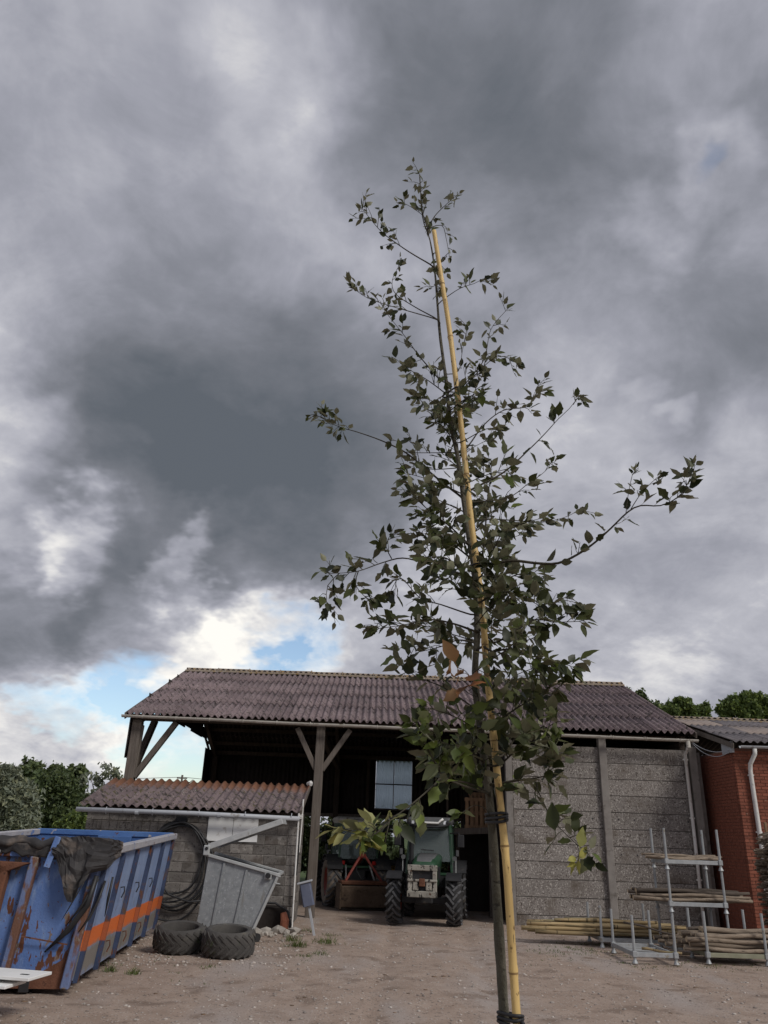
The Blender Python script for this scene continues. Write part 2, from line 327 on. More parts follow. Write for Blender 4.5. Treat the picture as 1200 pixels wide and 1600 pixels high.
mat('grey_plastic', ((.075,.078,.08), (.11,.11,.112)), 5, .7, .2, 40)
mat('tractor_white', ((.42,.40,.36), (.55,.53,.48)), 5, .6, .2, 40, spots=(((.16,.13,.10), 6, .58, .06), (RUST, 8, .64, .03)))
mat('chipped_white', ((.24,.225,.195), (.36,.34,.295)), 5, .7, .4, 40, spots=(((.04,.037,.034), 7, .545, .04, (2, 1, 1)), ((.10,.05,.03), 9, .62, .03)))
mat('red_paint', ((.17,.026,.018), (.25,.042,.027)), 4, .55, .2, 40, spots=(((.10,.06,.045), 7, .58, .06),))
mat('red_lamp', ((.35,.015,.012), (.42,.02,.015)), 4, .3, 0, 40)
mat('mud', ((.085,.060,.042), (.145,.105,.075)), 5, .95, .8, 25, spots=(((.05,.035,.025), 7, .58, .1),))
mat('machine_yellow', ((.34,.20,.045), (.42,.26,.06)), 4, .55, .1, 40, spots=(((.12,.08,.04), 5, .57, .1),))
mat('lamp_glass', ((.62,.64,.66), (.75,.77,.78)), 6, .15, 0, 30, spec=.6)
mat('hose_black', ((.014,.014,.015), (.028,.028,.030)), 6, .5, .1, 40, spec=.4)
mat('wire', ((.05,.045,.042), (.09,.075,.065)), 6, .7, .1, 40)
mat('box_blue', ((.085,.10,.15), (.12,.135,.19)), 4, .4, .05, 30, spec=.5)
mat('stone', ((.30,.27,.235), (.42,.39,.35)), 6, .95, .5, 40, rnd=.25)
mat('clay', ((.36,.13,.075), (.45,.18,.11)), 6, .9, .3, 40)
mat('field', ((.05,.08,.025), (.08,.12,.035)), .3, .95, .3, 20, world=True)
def leafmat(name, top, under, rnd, trans=.25, veins=0):
    m = bpy.data.materials.new(name); m.use_nodes = True; nt = m.node_tree; N = nt.nodes.new; L = nt.links.new
    b = nt.nodes['Principled BSDF']; b.inputs['Roughness'].default_value = .5; b.inputs['Specular IOR Level'].default_value = .35
    g = N('ShaderNodeNewGeometry'); oi = N('ShaderNodeObjectInfo'); at = N('ShaderNodeAttribute'); at.attribute_name = 'rv'
    ad = N('ShaderNodeMath'); ad.operation = 'ADD'; L(at.outputs['Fac'], ad.inputs[0]); L(oi.outputs['Random'], ad.inputs[1])
    fr = N('ShaderNodeMath'); fr.operation = 'FRACT'; L(ad.outputs[0], fr.inputs[0])
    cr = N('ShaderNodeValToRGB'); L(fr.outputs[0], cr.inputs[0])
    e = cr.color_ramp.elements; e[0].color = (*[c*(1-rnd) for c in top], 1); e[1].color = (top[0]*(1+rnd*1.5), top[1]*(1+rnd), top[2]*(1+rnd*.5), 1)
    mx = N('ShaderNodeMix'); mx.data_type = 'RGBA'; L(g.outputs['Backfacing'], mx.inputs[0]); L(cr.outputs[0], mx.inputs[6])
    cu = N('ShaderNodeValToRGB'); L(fr.outputs[0], cu.inputs[0]); e = cu.color_ramp.elements
    e[0].color = (*[c*(1-rnd*.6) for c in under], 1); e[1].color = (*[c*(1+rnd*.6) for c in under], 1); L(cu.outputs[0], mx.inputs[7])
    no = N('ShaderNodeTexNoise'); no.inputs['Scale'].default_value = 60; tc = N('ShaderNodeTexCoord'); L(tc.outputs['Object'], no.inputs['Vector'])
    hs = N('ShaderNodeHueSaturation'); L(mx.outputs[2], hs.inputs['Color']); mr = N('ShaderNodeMapRange'); L(no.outputs['Fac'], mr.inputs[0]); mr.inputs[3].default_value = .7; mr.inputs[4].default_value = 1.3
    L(mr.outputs[0], hs.inputs['Value']); L(hs.outputs[0], b.inputs['Base Color'])
    tr = N('ShaderNodeBsdfTranslucent'); L(hs.outputs[0], tr.inputs[0])
    ms = N('ShaderNodeMixShader'); ms.inputs[0].default_value = trans; L(b.outputs[0], ms.inputs[1]); L(tr.outputs[0], ms.inputs[2])
    L(ms.outputs[0], nt.nodes['Material Output'].inputs[0]); MATS[name] = m
leafmat('leaf_green', (.042,.058,.020), (.185,.185,.115), .55, .22)
leafmat('leaf_bright', (.105,.150,.035), (.19,.215,.105), .3, .3)
leafmat('leaf_yellow', (.28,.29,.075), (.34,.34,.15), .25, .3)
leafmat('leaf_dead', (.26,.115,.042), (.33,.20,.10), .35, .2)
leafmat('fol_dark', (.075,.110,.045), (.075,.105,.045), .5, .3)
leafmat('fol_mid', (.088,.125,.050), (.105,.14,.06), .5, .3)
leafmat('fol_willow', (.20,.235,.165), (.24,.27,.20), .4, .3)
leafmat('fol_fresh', (.125,.185,.052), (.14,.195,.065), .5, .4)
leafmat('grass_blade', (.085,.12,.030), (.085,.12,.030), .4, .25)
# clear sheet and glass
def clear(name, col, alpha, rough=.25):
    m = bpy.data.materials.new(name); m.use_nodes = True; nt = m.node_tree; N = nt.nodes.new; L = nt.links.new
    b = nt.nodes['Principled BSDF']; b.inputs['Base Color'].default_value = (*col, 1); b.inputs['Roughness'].default_value = rough
    t = N('ShaderNodeBsdfTransparent'); t.inputs[0].default_value = (.80,.88,.93,1); tl = N('ShaderNodeBsdfTranslucent'); tl.inputs[0].default_value = (*col, 1)
    a = N('ShaderNodeMixShader'); a.inputs[0].default_value = .75; L(b.outputs[0], a.inputs[1]); L(tl.outputs[0], a.inputs[2])
    ms = N('ShaderNodeMixShader'); ms.inputs[0].default_value = alpha; L(t.outputs[0], ms.inputs[1]); L(a.outputs[0], ms.inputs[2])
    L(ms.outputs[0], nt.nodes['Material Output'].inputs[0]); MATS[name] = m
clear('clear_sheet', (.80,.85,.90), .62)
def glassmat(name, tint, alpha):
    m = bpy.data.materials.new(name); m.use_nodes = True; nt = m.node_tree; N = nt.nodes.new; L = nt.links.new
    t = N('ShaderNodeBsdfTransparent'); t.inputs[0].default_value = (*tint, 1); g = N('ShaderNodeBsdfGlossy'); g.inputs['Roughness'].default_value = .04; g.inputs[0].default_value = (.75,.85,.82,1)
    d = N('ShaderNodeBsdfDiffuse'); d.inputs[0].default_value = (.30,.34,.33,1)
    lw = N('ShaderNodeFresnel'); lw.inputs[0].default_value = 1.7
    m1 = N('ShaderNodeMixShader'); L(lw.outputs[0], m1.inputs[0]); L(t.outputs[0], m1.inputs[1]); L(g.outputs[0], m1.inputs[2])
    m2 = N('ShaderNodeMixShader'); m2.inputs[0].default_value = alpha; L(m1.outputs[0], m2.inputs[1]); L(d.outputs[0], m2.inputs[2])
    L(m2.outputs[0], nt.nodes['Material Output'].inputs[0]); MATS[name] = m
glassmat('cab_glass', (.55,.66,.62), .28)

# ------------------------------------------------------------------ ground
def vnoise(x, y, s, seed):
    r = np.random.default_rng(seed); g = r.random((256, 256)); x = x/s; y = y/s
    xi = np.floor(x).astype(int); yi = np.floor(y).astype(int); fx = x-xi; fy = y-yi; fx = fx*fx*(3-2*fx); fy = fy*fy*(3-2*fy)
    G = lambda a, b: g[a % 256, b % 256]
    return (G(xi, yi)*(1-fx)+G(xi+1, yi)*fx)*(1-fy)+(G(xi, yi+1)*(1-fx)+G(xi+1, yi+1)*fx)*fy-.5
def groundz(x, y):
    x = np.asarray(x, float); y = np.asarray(y, float)
    near = np.clip((26-np.abs(y-12))/8, 0, 1)
    z = .030*vnoise(x, y, 2.3, 1)+.022*vnoise(x, y, .7, 2)+.014*vnoise(x, y, .28, 3)
    xc = .9+.05*(y-12)                                   # wheel ruts running out of the barn
    for off in (-.75, .75): z -= .028*np.exp(-((x-xc-off)/.16)**2)*np.clip((22-y)/4, 0, 1)*(.6+.8*(vnoise(x, y, .5, 5)+.5))
    lug = np.sin((y+abs(x-xc)*.6)*2*PI/.17)*.006*np.exp(-((np.abs(x-xc)-.75)/.2)**2)
    z += lug*np.clip((20-y)/4, 0, 1)
    return z*near-.012
def axis(lo, hi, step, far):
    a = list(np.arange(lo, hi+1e-6, step)); s = step
    while a[-1] < far: s *= 1.35; a.append(a[-1]+s)
    s = step; b = []
    v = lo
    while v > -far: s *= 1.35; v -= s; b.append(v)
    return np.array(b[::-1]+a)
gx = axis(-8, 9.5, .07, 1500); gy = axis(8, 22, .07, 1500)
XX, YY = np.meshgrid(gx, gy); nx, ny = len(gx), len(gy)
V = np.stack([XX.ravel(), YY.ravel(), groundz(XX.ravel(), YY.ravel())], 1)
ii = (np.arange(ny-1)[:, None]*nx+np.arange(nx-1)[None, :]).ravel()
Fq = np.stack([ii, ii+1, ii+1+nx, ii+nx], 1)
def yard(nt, N, L, c, mixc, base, tc, b):
    s = N('ShaderNodeSeparateXYZ'); L(base, s.inputs[0])
    def no(sc_, d=5, st=(1, 1, 1)):
        mp = N('ShaderNodeMapping'); mp.inputs['Scale'].default_value = st; L(base, mp.inputs[0])
        n = N('ShaderNodeTexNoise'); n.inputs['Scale'].default_value = sc_; n.inputs['Detail'].default_value = d; L(mp.outputs[0], n.inputs['Vector']); return n.outputs['Fac']
    def rng_(v, a, b_):
        m = N('ShaderNodeMapRange'); L(v, m.inputs[0]); m.inputs[1].default_value = a; m.inputs[2].default_value = b_; return m.outputs[0]
    # worn smooth wheel lanes are paler
    c = mixc(rng_(no(.55, 4, (1.6, .5, 1)), .5, .66), c, (.335,.285,.255))
    c = mixc(rng_(no(1.7, 7), .57, .66), c, (.215,.160,.125))
    v = N('ShaderNodeTexVoronoi'); v.inputs['Scale'].default_value = 34; L(base, v.inputs['Vector'])
    hv = N('ShaderNodeSeparateColor'); L(v.outputs['Color'], hv.inputs[0])
    peb = N('ShaderNodeMath'); peb.operation = 'MULTIPLY'; L(rng_(hv.outputs[0], .80, .84), peb.inputs[0])
    m = N('ShaderNodeMapRange'); L(v.outputs['Distance'], m.inputs[0]); m.inputs[1].default_value = .25; m.inputs[2].default_value = .42; m.inputs[3].default_value = 1; m.inputs[4].default_value = 0
    L(m.outputs[0], peb.inputs[1]); c = mixc(peb.outputs[0], c, (.44,.40,.36))
    peb2 = N('ShaderNodeMath'); peb2.operation = 'MULTIPLY'; L(rng_(hv.outputs[1], .78, .82), peb2.inputs[0]); L(m.outputs[0], peb2.inputs[1]); c = mixc(peb2.outputs[0], c, (.13,.105,.09))
    # mossy green film by the walls' foot and grass beyond the yard
    yb = N('ShaderNodeMath'); yb.operation = 'MULTIPLY_ADD'; L(no(.8, 5), yb.inputs[0]); yb.inputs[1].default_value = 5; L(s.outputs[1], yb.inputs[2])
    c = mixc(rng_(yb.outputs[0], 34.5, 37), c, (.055,.085,.025))
    xa = N('ShaderNodeMath'); xa.operation = 'ABSOLUTE'; L(s.outputs[0], xa.inputs[0])
    xb = N('ShaderNodeMath'); xb.operation = 'MULTIPLY_ADD'; L(no(.8, 5), xb.inputs[0]); xb.inputs[1].default_value = 4; L(xa.outputs[0], xb.inputs[2])
    return mixc(rng_(xb.outputs[0], 19, 21), c, (.055,.085,.025))
mat('yard_dirt', ((.275,.205,.160), (.365,.285,.232)), 2.6, .95, .7, 45, world=True, rnd=0, extra=yard, spots=(((.16,.125,.10), 9, .61, .06), ((.38,.335,.30), 40, .64, .04)))
gob = obj('ground', fastmesh('ground', V, Fq), 'yard_dirt'); gob['kind'] = 'structure'
gob.data.polygons.foreach_set('use_smooth', [True]*len(gob.data.polygons))

# ------------------------------------------------------------------ corrugated sheet
def corr_mesh(name, waves, pitch, length, amp=.024, thick=.007, seg=6, ny=2, warp=0.0, m='roof_fibre', seed=0):
    r = random.Random(seed); n = waves*seg+1; mb = MB(); top = []; bot = []
    for j in range(ny+1):
        y = length*j/ny
        for i in range(n):
            x = waves*pitch*i/(n-1); a = 2*PI*i/seg
            e = r.uniform(-warp, warp) if j == 0 else 0
            top.append((x, y+e, amp*math.cos(a)+thick/2)); bot.append((x, y+e, amp*math.cos(a)-thick/2))
    N_ = n*(ny+1); fs = []
    for j in range(ny):
        for i in range(n-1):
            a = j*n+i; fs.append((a, a+1, a+1+n, a+n)); b = a+N_; fs.append((b, b+n, b+n+1, b+1))
    for i in range(n-1):
        fs.append((i, i+N_, i+1+N_, i+1)); a = ny*n+i; fs.append((a, a+1, a+1+N_, a+N_))
    for j in range(ny):
        a = j*n; fs.append((a, a+n, a+n+N_, a+N_)); a = j*n+n-1; fs.append((a, a+N_, a+n+N_, a+n))
    mb.add(top+bot, fs); me = mb.mesh(name)
    ang = []
    for p in me.polygons: p.use_smooth = abs(p.normal.y) < .9
    me.materials.append(MATS[m])
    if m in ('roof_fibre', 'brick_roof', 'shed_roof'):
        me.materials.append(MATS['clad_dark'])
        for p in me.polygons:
            if p.normal.z < -.2: p.material_index = 1  # undersides coloured dark to deepen the shade below the roof
    return me
def lay_roof(parent, ex, ey, ez, pitch_a, cols, rows, meshes, sheet_w, cover, name='roof_sheet', back=False, skip=None, alt=None, jit=1.0):
    """sheets on a slope that rises towards +Y (or towards -Y when back); origin at the left end of the eave"""
    for r in range(rows):
        for c in range(cols):
            rr = random.Random(r*100+c+(5000 if back else 0))
            me = meshes[rr.randrange(len(meshes))]
            if alt and (r, c) in alt: me = alt[(r, c)]
            s = r*cover-rr.uniform(0, .012)*jit
            o = obj(name, me, None, parent)
            lift = .016+(c % 2)*.006+rr.uniform(-.002, .004)*jit
            if not back:
                o.location = (ex+c*sheet_w+rr.uniform(-.004, .004)*jit, ey+s*math.cos(pitch_a)-math.sin(pitch_a)*lift, ez+s*math.sin(pitch_a)+math.cos(pitch_a)*lift)
                o.rotation_euler = (pitch_a-.011+rr.uniform(-.002, .002)*jit, rr.uniform(-.004, .004)*jit, rr.uniform(-.002, .002)*jit)
            else:
                o.location = (ex+(c+1)*sheet_w, ey-s*math.cos(pitch_a)+math.sin(pitch_a)*lift, ez+s*math.sin(pitch_a)+math.cos(pitch_a)*lift)
                o.rotation_euler = (pitch_a-.0075, 0, PI)

# ------------------------------------------------------------------ barn
YF, YR = 20.70, 31.30                       # front and rear planes
BX0, BX1 = -6.45, 8.22
EZ, EY, RY, RZ = 4.53, 20.42, 26.12, 6.77
PA = math.atan2(RZ-EZ, RY-EY); SL = math.hypot(RZ-EZ, RY-EY)
barn = thing('barn', 'open-fronted timber barn with a mossy purple-grey corrugated roof and grey concrete panel wall', 'barn', (0, 0, 0))
ncol, nrow = 14, 4; sw = (BX1-BX0)/ncol; cov = SL/nrow
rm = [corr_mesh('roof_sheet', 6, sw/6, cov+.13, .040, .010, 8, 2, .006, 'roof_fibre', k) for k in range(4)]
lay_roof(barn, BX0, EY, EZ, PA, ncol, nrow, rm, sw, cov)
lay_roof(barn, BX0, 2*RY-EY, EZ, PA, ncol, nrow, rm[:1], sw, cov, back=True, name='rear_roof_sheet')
# ridge tiles: angled caps
def ridge_mesh(w, m):
    mb = MB(); k = math.tan(PA)
    prof = [(-.24, -.24*k-.012), (-.235, -.24*k+.03), (-.07, -.025), (-.05, .035), (0, .055), (.05, .035), (.07, -.025), (.235, -.24*k+.03), (.24, -.24*k-.012)]
    inner = [(y*.96, z-.018) for y, z in prof[::-1]]
    mb.prism(prof+inner, 'x', 0, w)
    mb.tube([(w-.03, -.15, -.03), (w-.03, 0, .062), (w-.03, .15, -.03)], .022, 6)
    me = mb.mesh('ridge_tile'); me.materials.append(MATS[m]); return me
rdm = ridge_mesh(sw+.05, 'ridge_fibre')
for c in range(ncol):
    obj('ridge_tile', rdm, None, barn, (BX0+c*sw-.02, RY, RZ+.055+(c % 2)*.008+random.uniform(-.006, .006)), (random.uniform(-.01, .01), random.uniform(-.008, .008), 0))
# verge boards, gutters
MB().beam((BX0-.03, EY-.05, EZ-.05), (BX0-.03, RY, RZ-.05), .03, .16).build('verge_board', 'timber_grey', barn, .004)
MB().beam((BX0-.03, 2*RY-EY, EZ-.05), (BX0-.03, RY+.002, RZ-.05), .03, .16).build('verge_board', 'timber_grey', barn, .004)
MB().beam((BX1+.02, EY-.05, EZ-.05), (BX1+.02, RY, RZ-.05), .03, .14).build('verge_board', 'timber_grey', barn, .004)
def half_gutter(name, p0, p1, r, m, parent, n=8, thick=.006):
    p0, p1 = Vector(p0), Vector(p1); mb = MB(); d = (p1-p0).normalized(); K = 12; pts = []
    for i in range(K+1):
        p = p0.lerp(p1, i/K)+Vector((0, random.uniform(-.003, .003), random.uniform(-.007, .004)))
        a = [PI+PI*k/n for k in range(n+1)]
        pts.append([p+Vector((0, r*math.cos(t), r*math.sin(t))) for t in a]+[p+Vector((0, (r-thick)*math.cos(t), (r-thick)*math.sin(t))) for t in a[::-1]])
    q = len(pts[0]); vs = [v for row in pts for v in row]
    fs = [(i*q+k, i*q+(k+1) % q, (i+1)*q+(k+1) % q, (i+1)*q+k) for i in range(K) for k in range(q)]+[tuple(range(q)), tuple(K*q+k for k in range(q))]
    mb.add(vs, fs); return mb.build(name, m, parent)
GZ0, GZ1, GYF = 4.50, 4.37, EY-.07
half_gutter('gutter', (BX0-.10, GYF, GZ0), (BX1+.03, GYF, GZ1), .066, 'gutter_cream', barn)
for k in range(17):
    t = (k+.5)/17; x = BX0+t*(BX1-BX0)
    z = GZ0+(GZ1-GZ0)*t
    MB().tube([(x, GYF-.070, z+.01), (x, GYF-.055, z-.045), (x, GYF, z-.073), (x, GYF+.055, z-.045), (x, GYF+.07, z+.02), (x, GYF+.20, z+.045)], .009, 5).build('gutter_bracket', 'gutter_cream', barn)
# timber frame
def post(x, y, w, z0, z1, m='timber_grey', name='post', h=None):
    mb = MB(); K = 6; vs = []
    for k in range(K+1):
        z = z0+(z1-z0)*k/K; j = lambda: random.uniform(-.0035, .0035)
        vs += [(x+sx*w/2+j(), y+sy*(h or w)/2+j(), z) for sx, sy in ((-1, -1), (1, -1), (1, 1), (-1, 1))]
    fs = [(i*4+k, i*4+(k+1) % 4, i*4+4+(k+1) % 4, i*4+4+k) for i in range(K) for k in range(4)]+[(3, 2, 1, 0), tuple(K*4+k for k in range(4))]
    return mb.add(vs, fs).build(name, m, barn, .012)
YP = YF+.02
post(-6.22, YP, .24, -.05, 4.43); post(-1.44, YP, .22, -.05, 4.43)
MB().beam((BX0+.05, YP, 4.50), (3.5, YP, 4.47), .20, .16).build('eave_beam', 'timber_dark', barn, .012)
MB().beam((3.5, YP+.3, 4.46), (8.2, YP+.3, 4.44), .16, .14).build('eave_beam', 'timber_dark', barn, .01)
def brace(a, b, w=.13, h=.13, m='timber_grey'): return MB().beam(a, b, w, h, (0, 1, 0)).build('brace', m, barn, .01)
brace((-6.12, YP, 3.02), (-5.22, YP, 4.40), .14, .14); brace((-6.20, YP+.1, 3.15), (-6.20, YP+1.5, 4.62), .16, .16, 'timber_dark'); brace((-6.16, YP+.02, 2.5), (-6.10, YP-.0, 4.3), .10, .10)
brace((-1.52, YP, 3.36), (-2.06, YP, 4.36)); brace((-1.36, YP, 3.34), (-.68, YP, 4.36))
for x in (-6.2, -1.44, 3.42, 8.0):                          # roof trusses at each post
    mm = 'timber_dark'
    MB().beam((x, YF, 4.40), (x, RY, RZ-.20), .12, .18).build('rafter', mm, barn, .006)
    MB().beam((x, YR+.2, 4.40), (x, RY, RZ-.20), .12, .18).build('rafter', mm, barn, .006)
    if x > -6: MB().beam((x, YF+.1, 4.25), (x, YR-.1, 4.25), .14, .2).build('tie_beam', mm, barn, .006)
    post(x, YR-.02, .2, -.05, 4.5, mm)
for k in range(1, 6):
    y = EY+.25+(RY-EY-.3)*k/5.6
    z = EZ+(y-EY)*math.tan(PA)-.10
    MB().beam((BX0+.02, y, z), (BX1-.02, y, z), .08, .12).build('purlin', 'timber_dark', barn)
    y2 = 2*RY-y; MB().beam((BX0+.02, y2, z), (BX1-.02, y2, z), .08, .12).build('purlin', 'timber_dark', barn)
# rear wall: vertical dark sheets above an open lower half, two rows of clear sheets
cw = 1.03; cm = corr_mesh('wall_sheet', 6, cw/6*1.03, 2.28, .022, .006, 4, 1, 0, 'clad_dark'); cm2 = corr_mesh('wall_sheet_short', 6, cw/6, .33, .022, .006, 4, 1, 0, 'clad_dark')
WX0, WX1 = .04, 1.44
def wall_sheet(me, x, z, name='wall_sheet', y=YR+.1, rz=0): return obj(name, me, None, barn, (x, y, z), (PI/2, 0, rz))
x = BX0
while x < BX1-.2:
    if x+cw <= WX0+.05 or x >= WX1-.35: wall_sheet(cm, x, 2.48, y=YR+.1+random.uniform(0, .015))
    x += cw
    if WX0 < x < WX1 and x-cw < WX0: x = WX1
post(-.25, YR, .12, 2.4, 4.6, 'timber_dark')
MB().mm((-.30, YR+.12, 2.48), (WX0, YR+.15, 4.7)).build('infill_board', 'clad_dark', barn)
for c in range(2): wall_sheet(cm2, WX0+c*.70-.1, 2.47, 'wall_sheet_short')
ck = corr_mesh('clear_sheet', 8, .68/8, .86, .010, .003, 4, 1, 0, 'clear_sheet')
for r_ in range(2):
    for c in range(2):
        wall_sheet(ck, WX0+.015+c*.70, 2.80+r_*.89, 'clear_sheet', YR+.08)
MB().beam((WX0-.03, YR+.03, 3.67), (WX1+.03, YR+.03, 3.67), .05, .04).build('window_rail', 'timber_dark', barn)
MB().beam((WX0+.695, YR+.03, 2.78), (WX0+.695, YR+.03, 4.56), .03, .02).build('window_rail', 'timber_dark', barn)
MB().beam((WX0-.03, YR+.03, 2.77), (WX1+.03, YR+.03, 2.77), .07, .06).build('window_sill', 'timber_grey', barn)
MB().beam((BX0, YR-.02, 2.50), (BX1, YR-.02, 2.50), .10, .12).build('rear_rail', 'timber_grey', barn)
MB().beam((BX0, YR-.02, 4.62), (BX1, YR-.02, 4.62), .12, .14).build('rear_rail', 'timber_dark', barn)
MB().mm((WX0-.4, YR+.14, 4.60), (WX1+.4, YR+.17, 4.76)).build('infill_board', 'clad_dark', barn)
# gable cladding high on the left end, and a corrugated return by the corner post
gz = 5.02
for k in range(9):
    y0 = 22.0+k*.92; yc = y0+.46; zt = EZ+min(yc-EY, 2*RY-EY-yc)*math.tan(PA)-.03
    if zt-gz < .15: continue
    me = corr_mesh('gable_sheet', 5, .185, zt-gz+random.uniform(.0, .1), .02, .006, 4, 1, 0, 'clad_dark')
    obj('gable_sheet', me, None, barn, (BX0+.03, y0, gz-random.uniform(-.03, .08)), (PI/2, 0, PI/2))
me = corr_mesh('gable_sheet', 2, .15, .98, .02, .006, 6, 1, .03, 'underside'); obj('gable_sheet', me, None, barn, (-6.40, YF-.13, 3.48), (PI/2, 0, PI/2))
me = corr_mesh('gable_sheet', 6, .18, 2.2, .02, .006, 4, 1, 0, 'clad_dark'); obj('gable_sheet', me, None, barn, (BX0+.02, YR-1.0, 2.5), (PI/2, 0, PI/2))
# concrete panel wall at the right
wall = MB().mm((3.50, YF+.06, 0), (8.10, YF+.12, 4.13)).build('panel_wall', 'concrete_post', barn)
ph = .394
for (x0, x1) in ((3.52, 5.755), (5.945, 8.06)):
    for r_ in range(11):
        z0 = -.18+r_*ph; z1 = min(z0+ph-.012, 4.14)
        mb = MB().box((0, 0, 0), (x1-x0, .055, z1-max(z0, -.02)))
        o = mb.build('concrete_panel', 'concrete_panel', wall, .006)
        o.location = ((x0+x1)/2, YF+.035+random.uniform(-.006, .006), (z1+max(z0, -.02))/2); o.rotation_euler = (random.uniform(-.006, .006), random.uniform(-.002, .002), 0)
post(3.42, YF+.03, .17, -.05, 4.25, 'concrete_post', 'concrete_post'); post(5.85, YF+.0, .19, -.05, 4.38, 'concrete_post', 'concrete_post', .2)
post(8.19, YF+.03, .20, -.05, 4.22, 'concrete_post', 'concrete_post'); post(8.37, YF+.16, .13, -.05, 4.1, 'concrete_post', 'concrete_post')
MB().mm((8.30, YF+.23, 0), (8.36, YR, 4.4)).build('side_wall', 'concrete_post', barn)
MB().prism([(YF+.1, 4.38), (YR+.3, 4.38), (YR+.3, 4.62), (RY, RZ-.08), (YF+.1, 4.56)], 'x', 8.10, 8.15).build('gable_wall', 'clad_dark', barn)
for zz in (2.36, 2.36-ph*2-.02):                            # bolt holes
    for x in (3.75, 5.5, 6.15, 6.55, 7.2, 7.9):
        MB().lathe([(.0, -.004), (.018, -.004), (.018, .0), (.0, .0)], 8, 'y', (x, YF+.002, zz+.05)).build('bolt', 'dark_metal', barn)
# downpipe and brackets
dp = MB().tube([(7.99, GYF, GZ1-.05), (7.99, GYF, GZ1-.14), (7.98, GYF+.08, GZ1-.24), (7.98, YF-.09, GZ1-.34), (7.98, YF-.085, 2.0), (7.97, YF-.085, .02)], .042, 10).build('downpipe', 'white_paint', barn, smooth=True)
MB().tube([(7.99, GYF, GZ1-.02), (7.99, GYF, GZ1-.20)], .055, 10).build('downpipe_socket', 'gutter_cream', barn)
for z in (3.9, 2.5, 1.1): MB().box((7.98, YF-.07, z), (.13, .06, .035)).build('pipe_clip', 'white_paint', barn, .004)
# interior: side partition, loft, dark back of the concrete bays
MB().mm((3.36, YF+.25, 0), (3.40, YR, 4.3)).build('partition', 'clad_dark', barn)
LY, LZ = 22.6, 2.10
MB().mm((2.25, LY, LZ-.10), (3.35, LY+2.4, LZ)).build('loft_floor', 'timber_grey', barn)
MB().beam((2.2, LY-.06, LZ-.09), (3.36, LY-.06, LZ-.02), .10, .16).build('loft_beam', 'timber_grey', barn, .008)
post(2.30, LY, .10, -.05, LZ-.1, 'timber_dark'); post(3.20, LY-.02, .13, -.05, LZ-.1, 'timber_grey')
MB().mm((2.2, LY+1.4, 0), (3.35, LY+1.44, LZ-.1)).build('loft_dark_sheet', 'clad_dark', barn)  # dark sheet added below the loft so that the doorway turns black
MB().beam((2.05, LY+.3, 2.2), (2.05, LY+.3, 4.2), .05, .05).build('loft_post', 'timber_dark', barn)

def pallet(loc, rot, w=.8, h=.75):
    t = thing('wooden_pallet', 'slatted wooden pallet standing upright at the loft edge before a taller one', 'pallet', loc, rot, 'pallets on the loft')
    for k in range(6): MB().box((-w/2+.06+k*(w-.12)/5, 0, h/2), (.085, .02, h)).build('slat', 'pallet_wood', t, .003)
    for z in (.05, h/2, h-.05): MB().box((0, .05, z), (w, .075, .08)).build('bearer', 'pallet_wood', t, .003)
    for k in range(4): MB().box((-w/2+.08+k*(w-.16)/3, .10, h/2), (.085, .018, h)).build('slat', 'pallet_wood', t, .003)
    return t
pallet((2.90, LY+.10, LZ), (.04, 0, 0), .78, .80)
pallet((3.0, LY+.36, LZ), (.02, 0, .06), .7, .95)['label'] = 'taller slatted wooden pallet standing behind another pallet on the barn loft'

# floodlight under the eave
fl = thing('flood_light', 'small square floodlight fixed under the barn eave', 'lamp', (1.11, YF-.02, 4.20))
MB().box((0, -.05, 0), (.22, .09, .15), (.35, 0, 0)).build('housing', 'grey_plastic', fl, .01)
MB().box((0, -.10, -.02), (.19, .012, .12), (.35, 0, 0)).build('lens', 'lamp_glass', fl)
MB().beam((0, .0, .02), (0, .03, .13), .03, .05).build('bracket', 'dark_metal', fl)

# ------------------------------------------------------------------ block lean-to shed
SY, SX0, SX1, SH = 18.50, -6.38, -1.70, 2.17
shed = thing('lean_to_shed', 'low grey blockwork lean-to with a corrugated roof rusty orange along its top edge', 'shed', (0, 0, 0))
swall = MB().mm((SX0+.02, SY+.018, -.05), (SX1-.02, SY+.20, SH)).build('front_wall', 'mortar', shed)
bms = []
for k in range(6):
    mb = MB().box((0, 0, 0), (.488, .19, .187)); me = mb.mesh('block', .006)
    for v in me.vertices: v.co += Vector((random.uniform(-.004, .004), random.uniform(-.004, .004), random.uniform(-.004, .004)))
    me.materials.append(MATS['block']); bms.append(me)
hb = MB().box((0, 0, 0), (.236, .19, .187)).mesh('half_block', .006); hb.materials.append(MATS['block'])
for r_ in range(11):
    z = .095+r_*.2-.02; x = SX0; first = True
    while x < SX1-.05:
        w = .25 if (first and r_ % 2) or SX1-x < .3 else .5
        if x+w > SX1+.02: w = .25
        obj('block', hb if w == .25 else random.choice(bms), None, swall, (x+w/2, SY+.10+random.uniform(-.005, .006), z), (random.uniform(-.01, .01), 0, random.choice((0, PI))+random.uniform(-.008, .008)))
        x += w; first = False
sside = MB().mm((SX1-.20, SY+.205, -.05), (SX1-.022, YF-.12, SH+.1)).build('side_wall', 'mortar', shed)
for r_ in range(11):
    y = SY+.21+(.25 if r_ % 2 else 0)
    while y < YF-.6:
        obj('block', random.choice(bms), None, sside, (SX1-.10, y+.25, .075+r_*.2), (0, 0, PI/2)); y += .5
MB().mm((SX0, SY+.21, -.05), (SX0+.2, YF-.15, SH+.1)).build('side_wall', 'block', shed)
SPA = math.atan2(2.93-2.25, 20.52-18.30); SSL = math.hypot(2.93-2.25, 20.52-18.30)
SRX0, SRX1 = -6.52, -1.62; ncs = 5; ssw = (SRX1-SRX0)/ncs
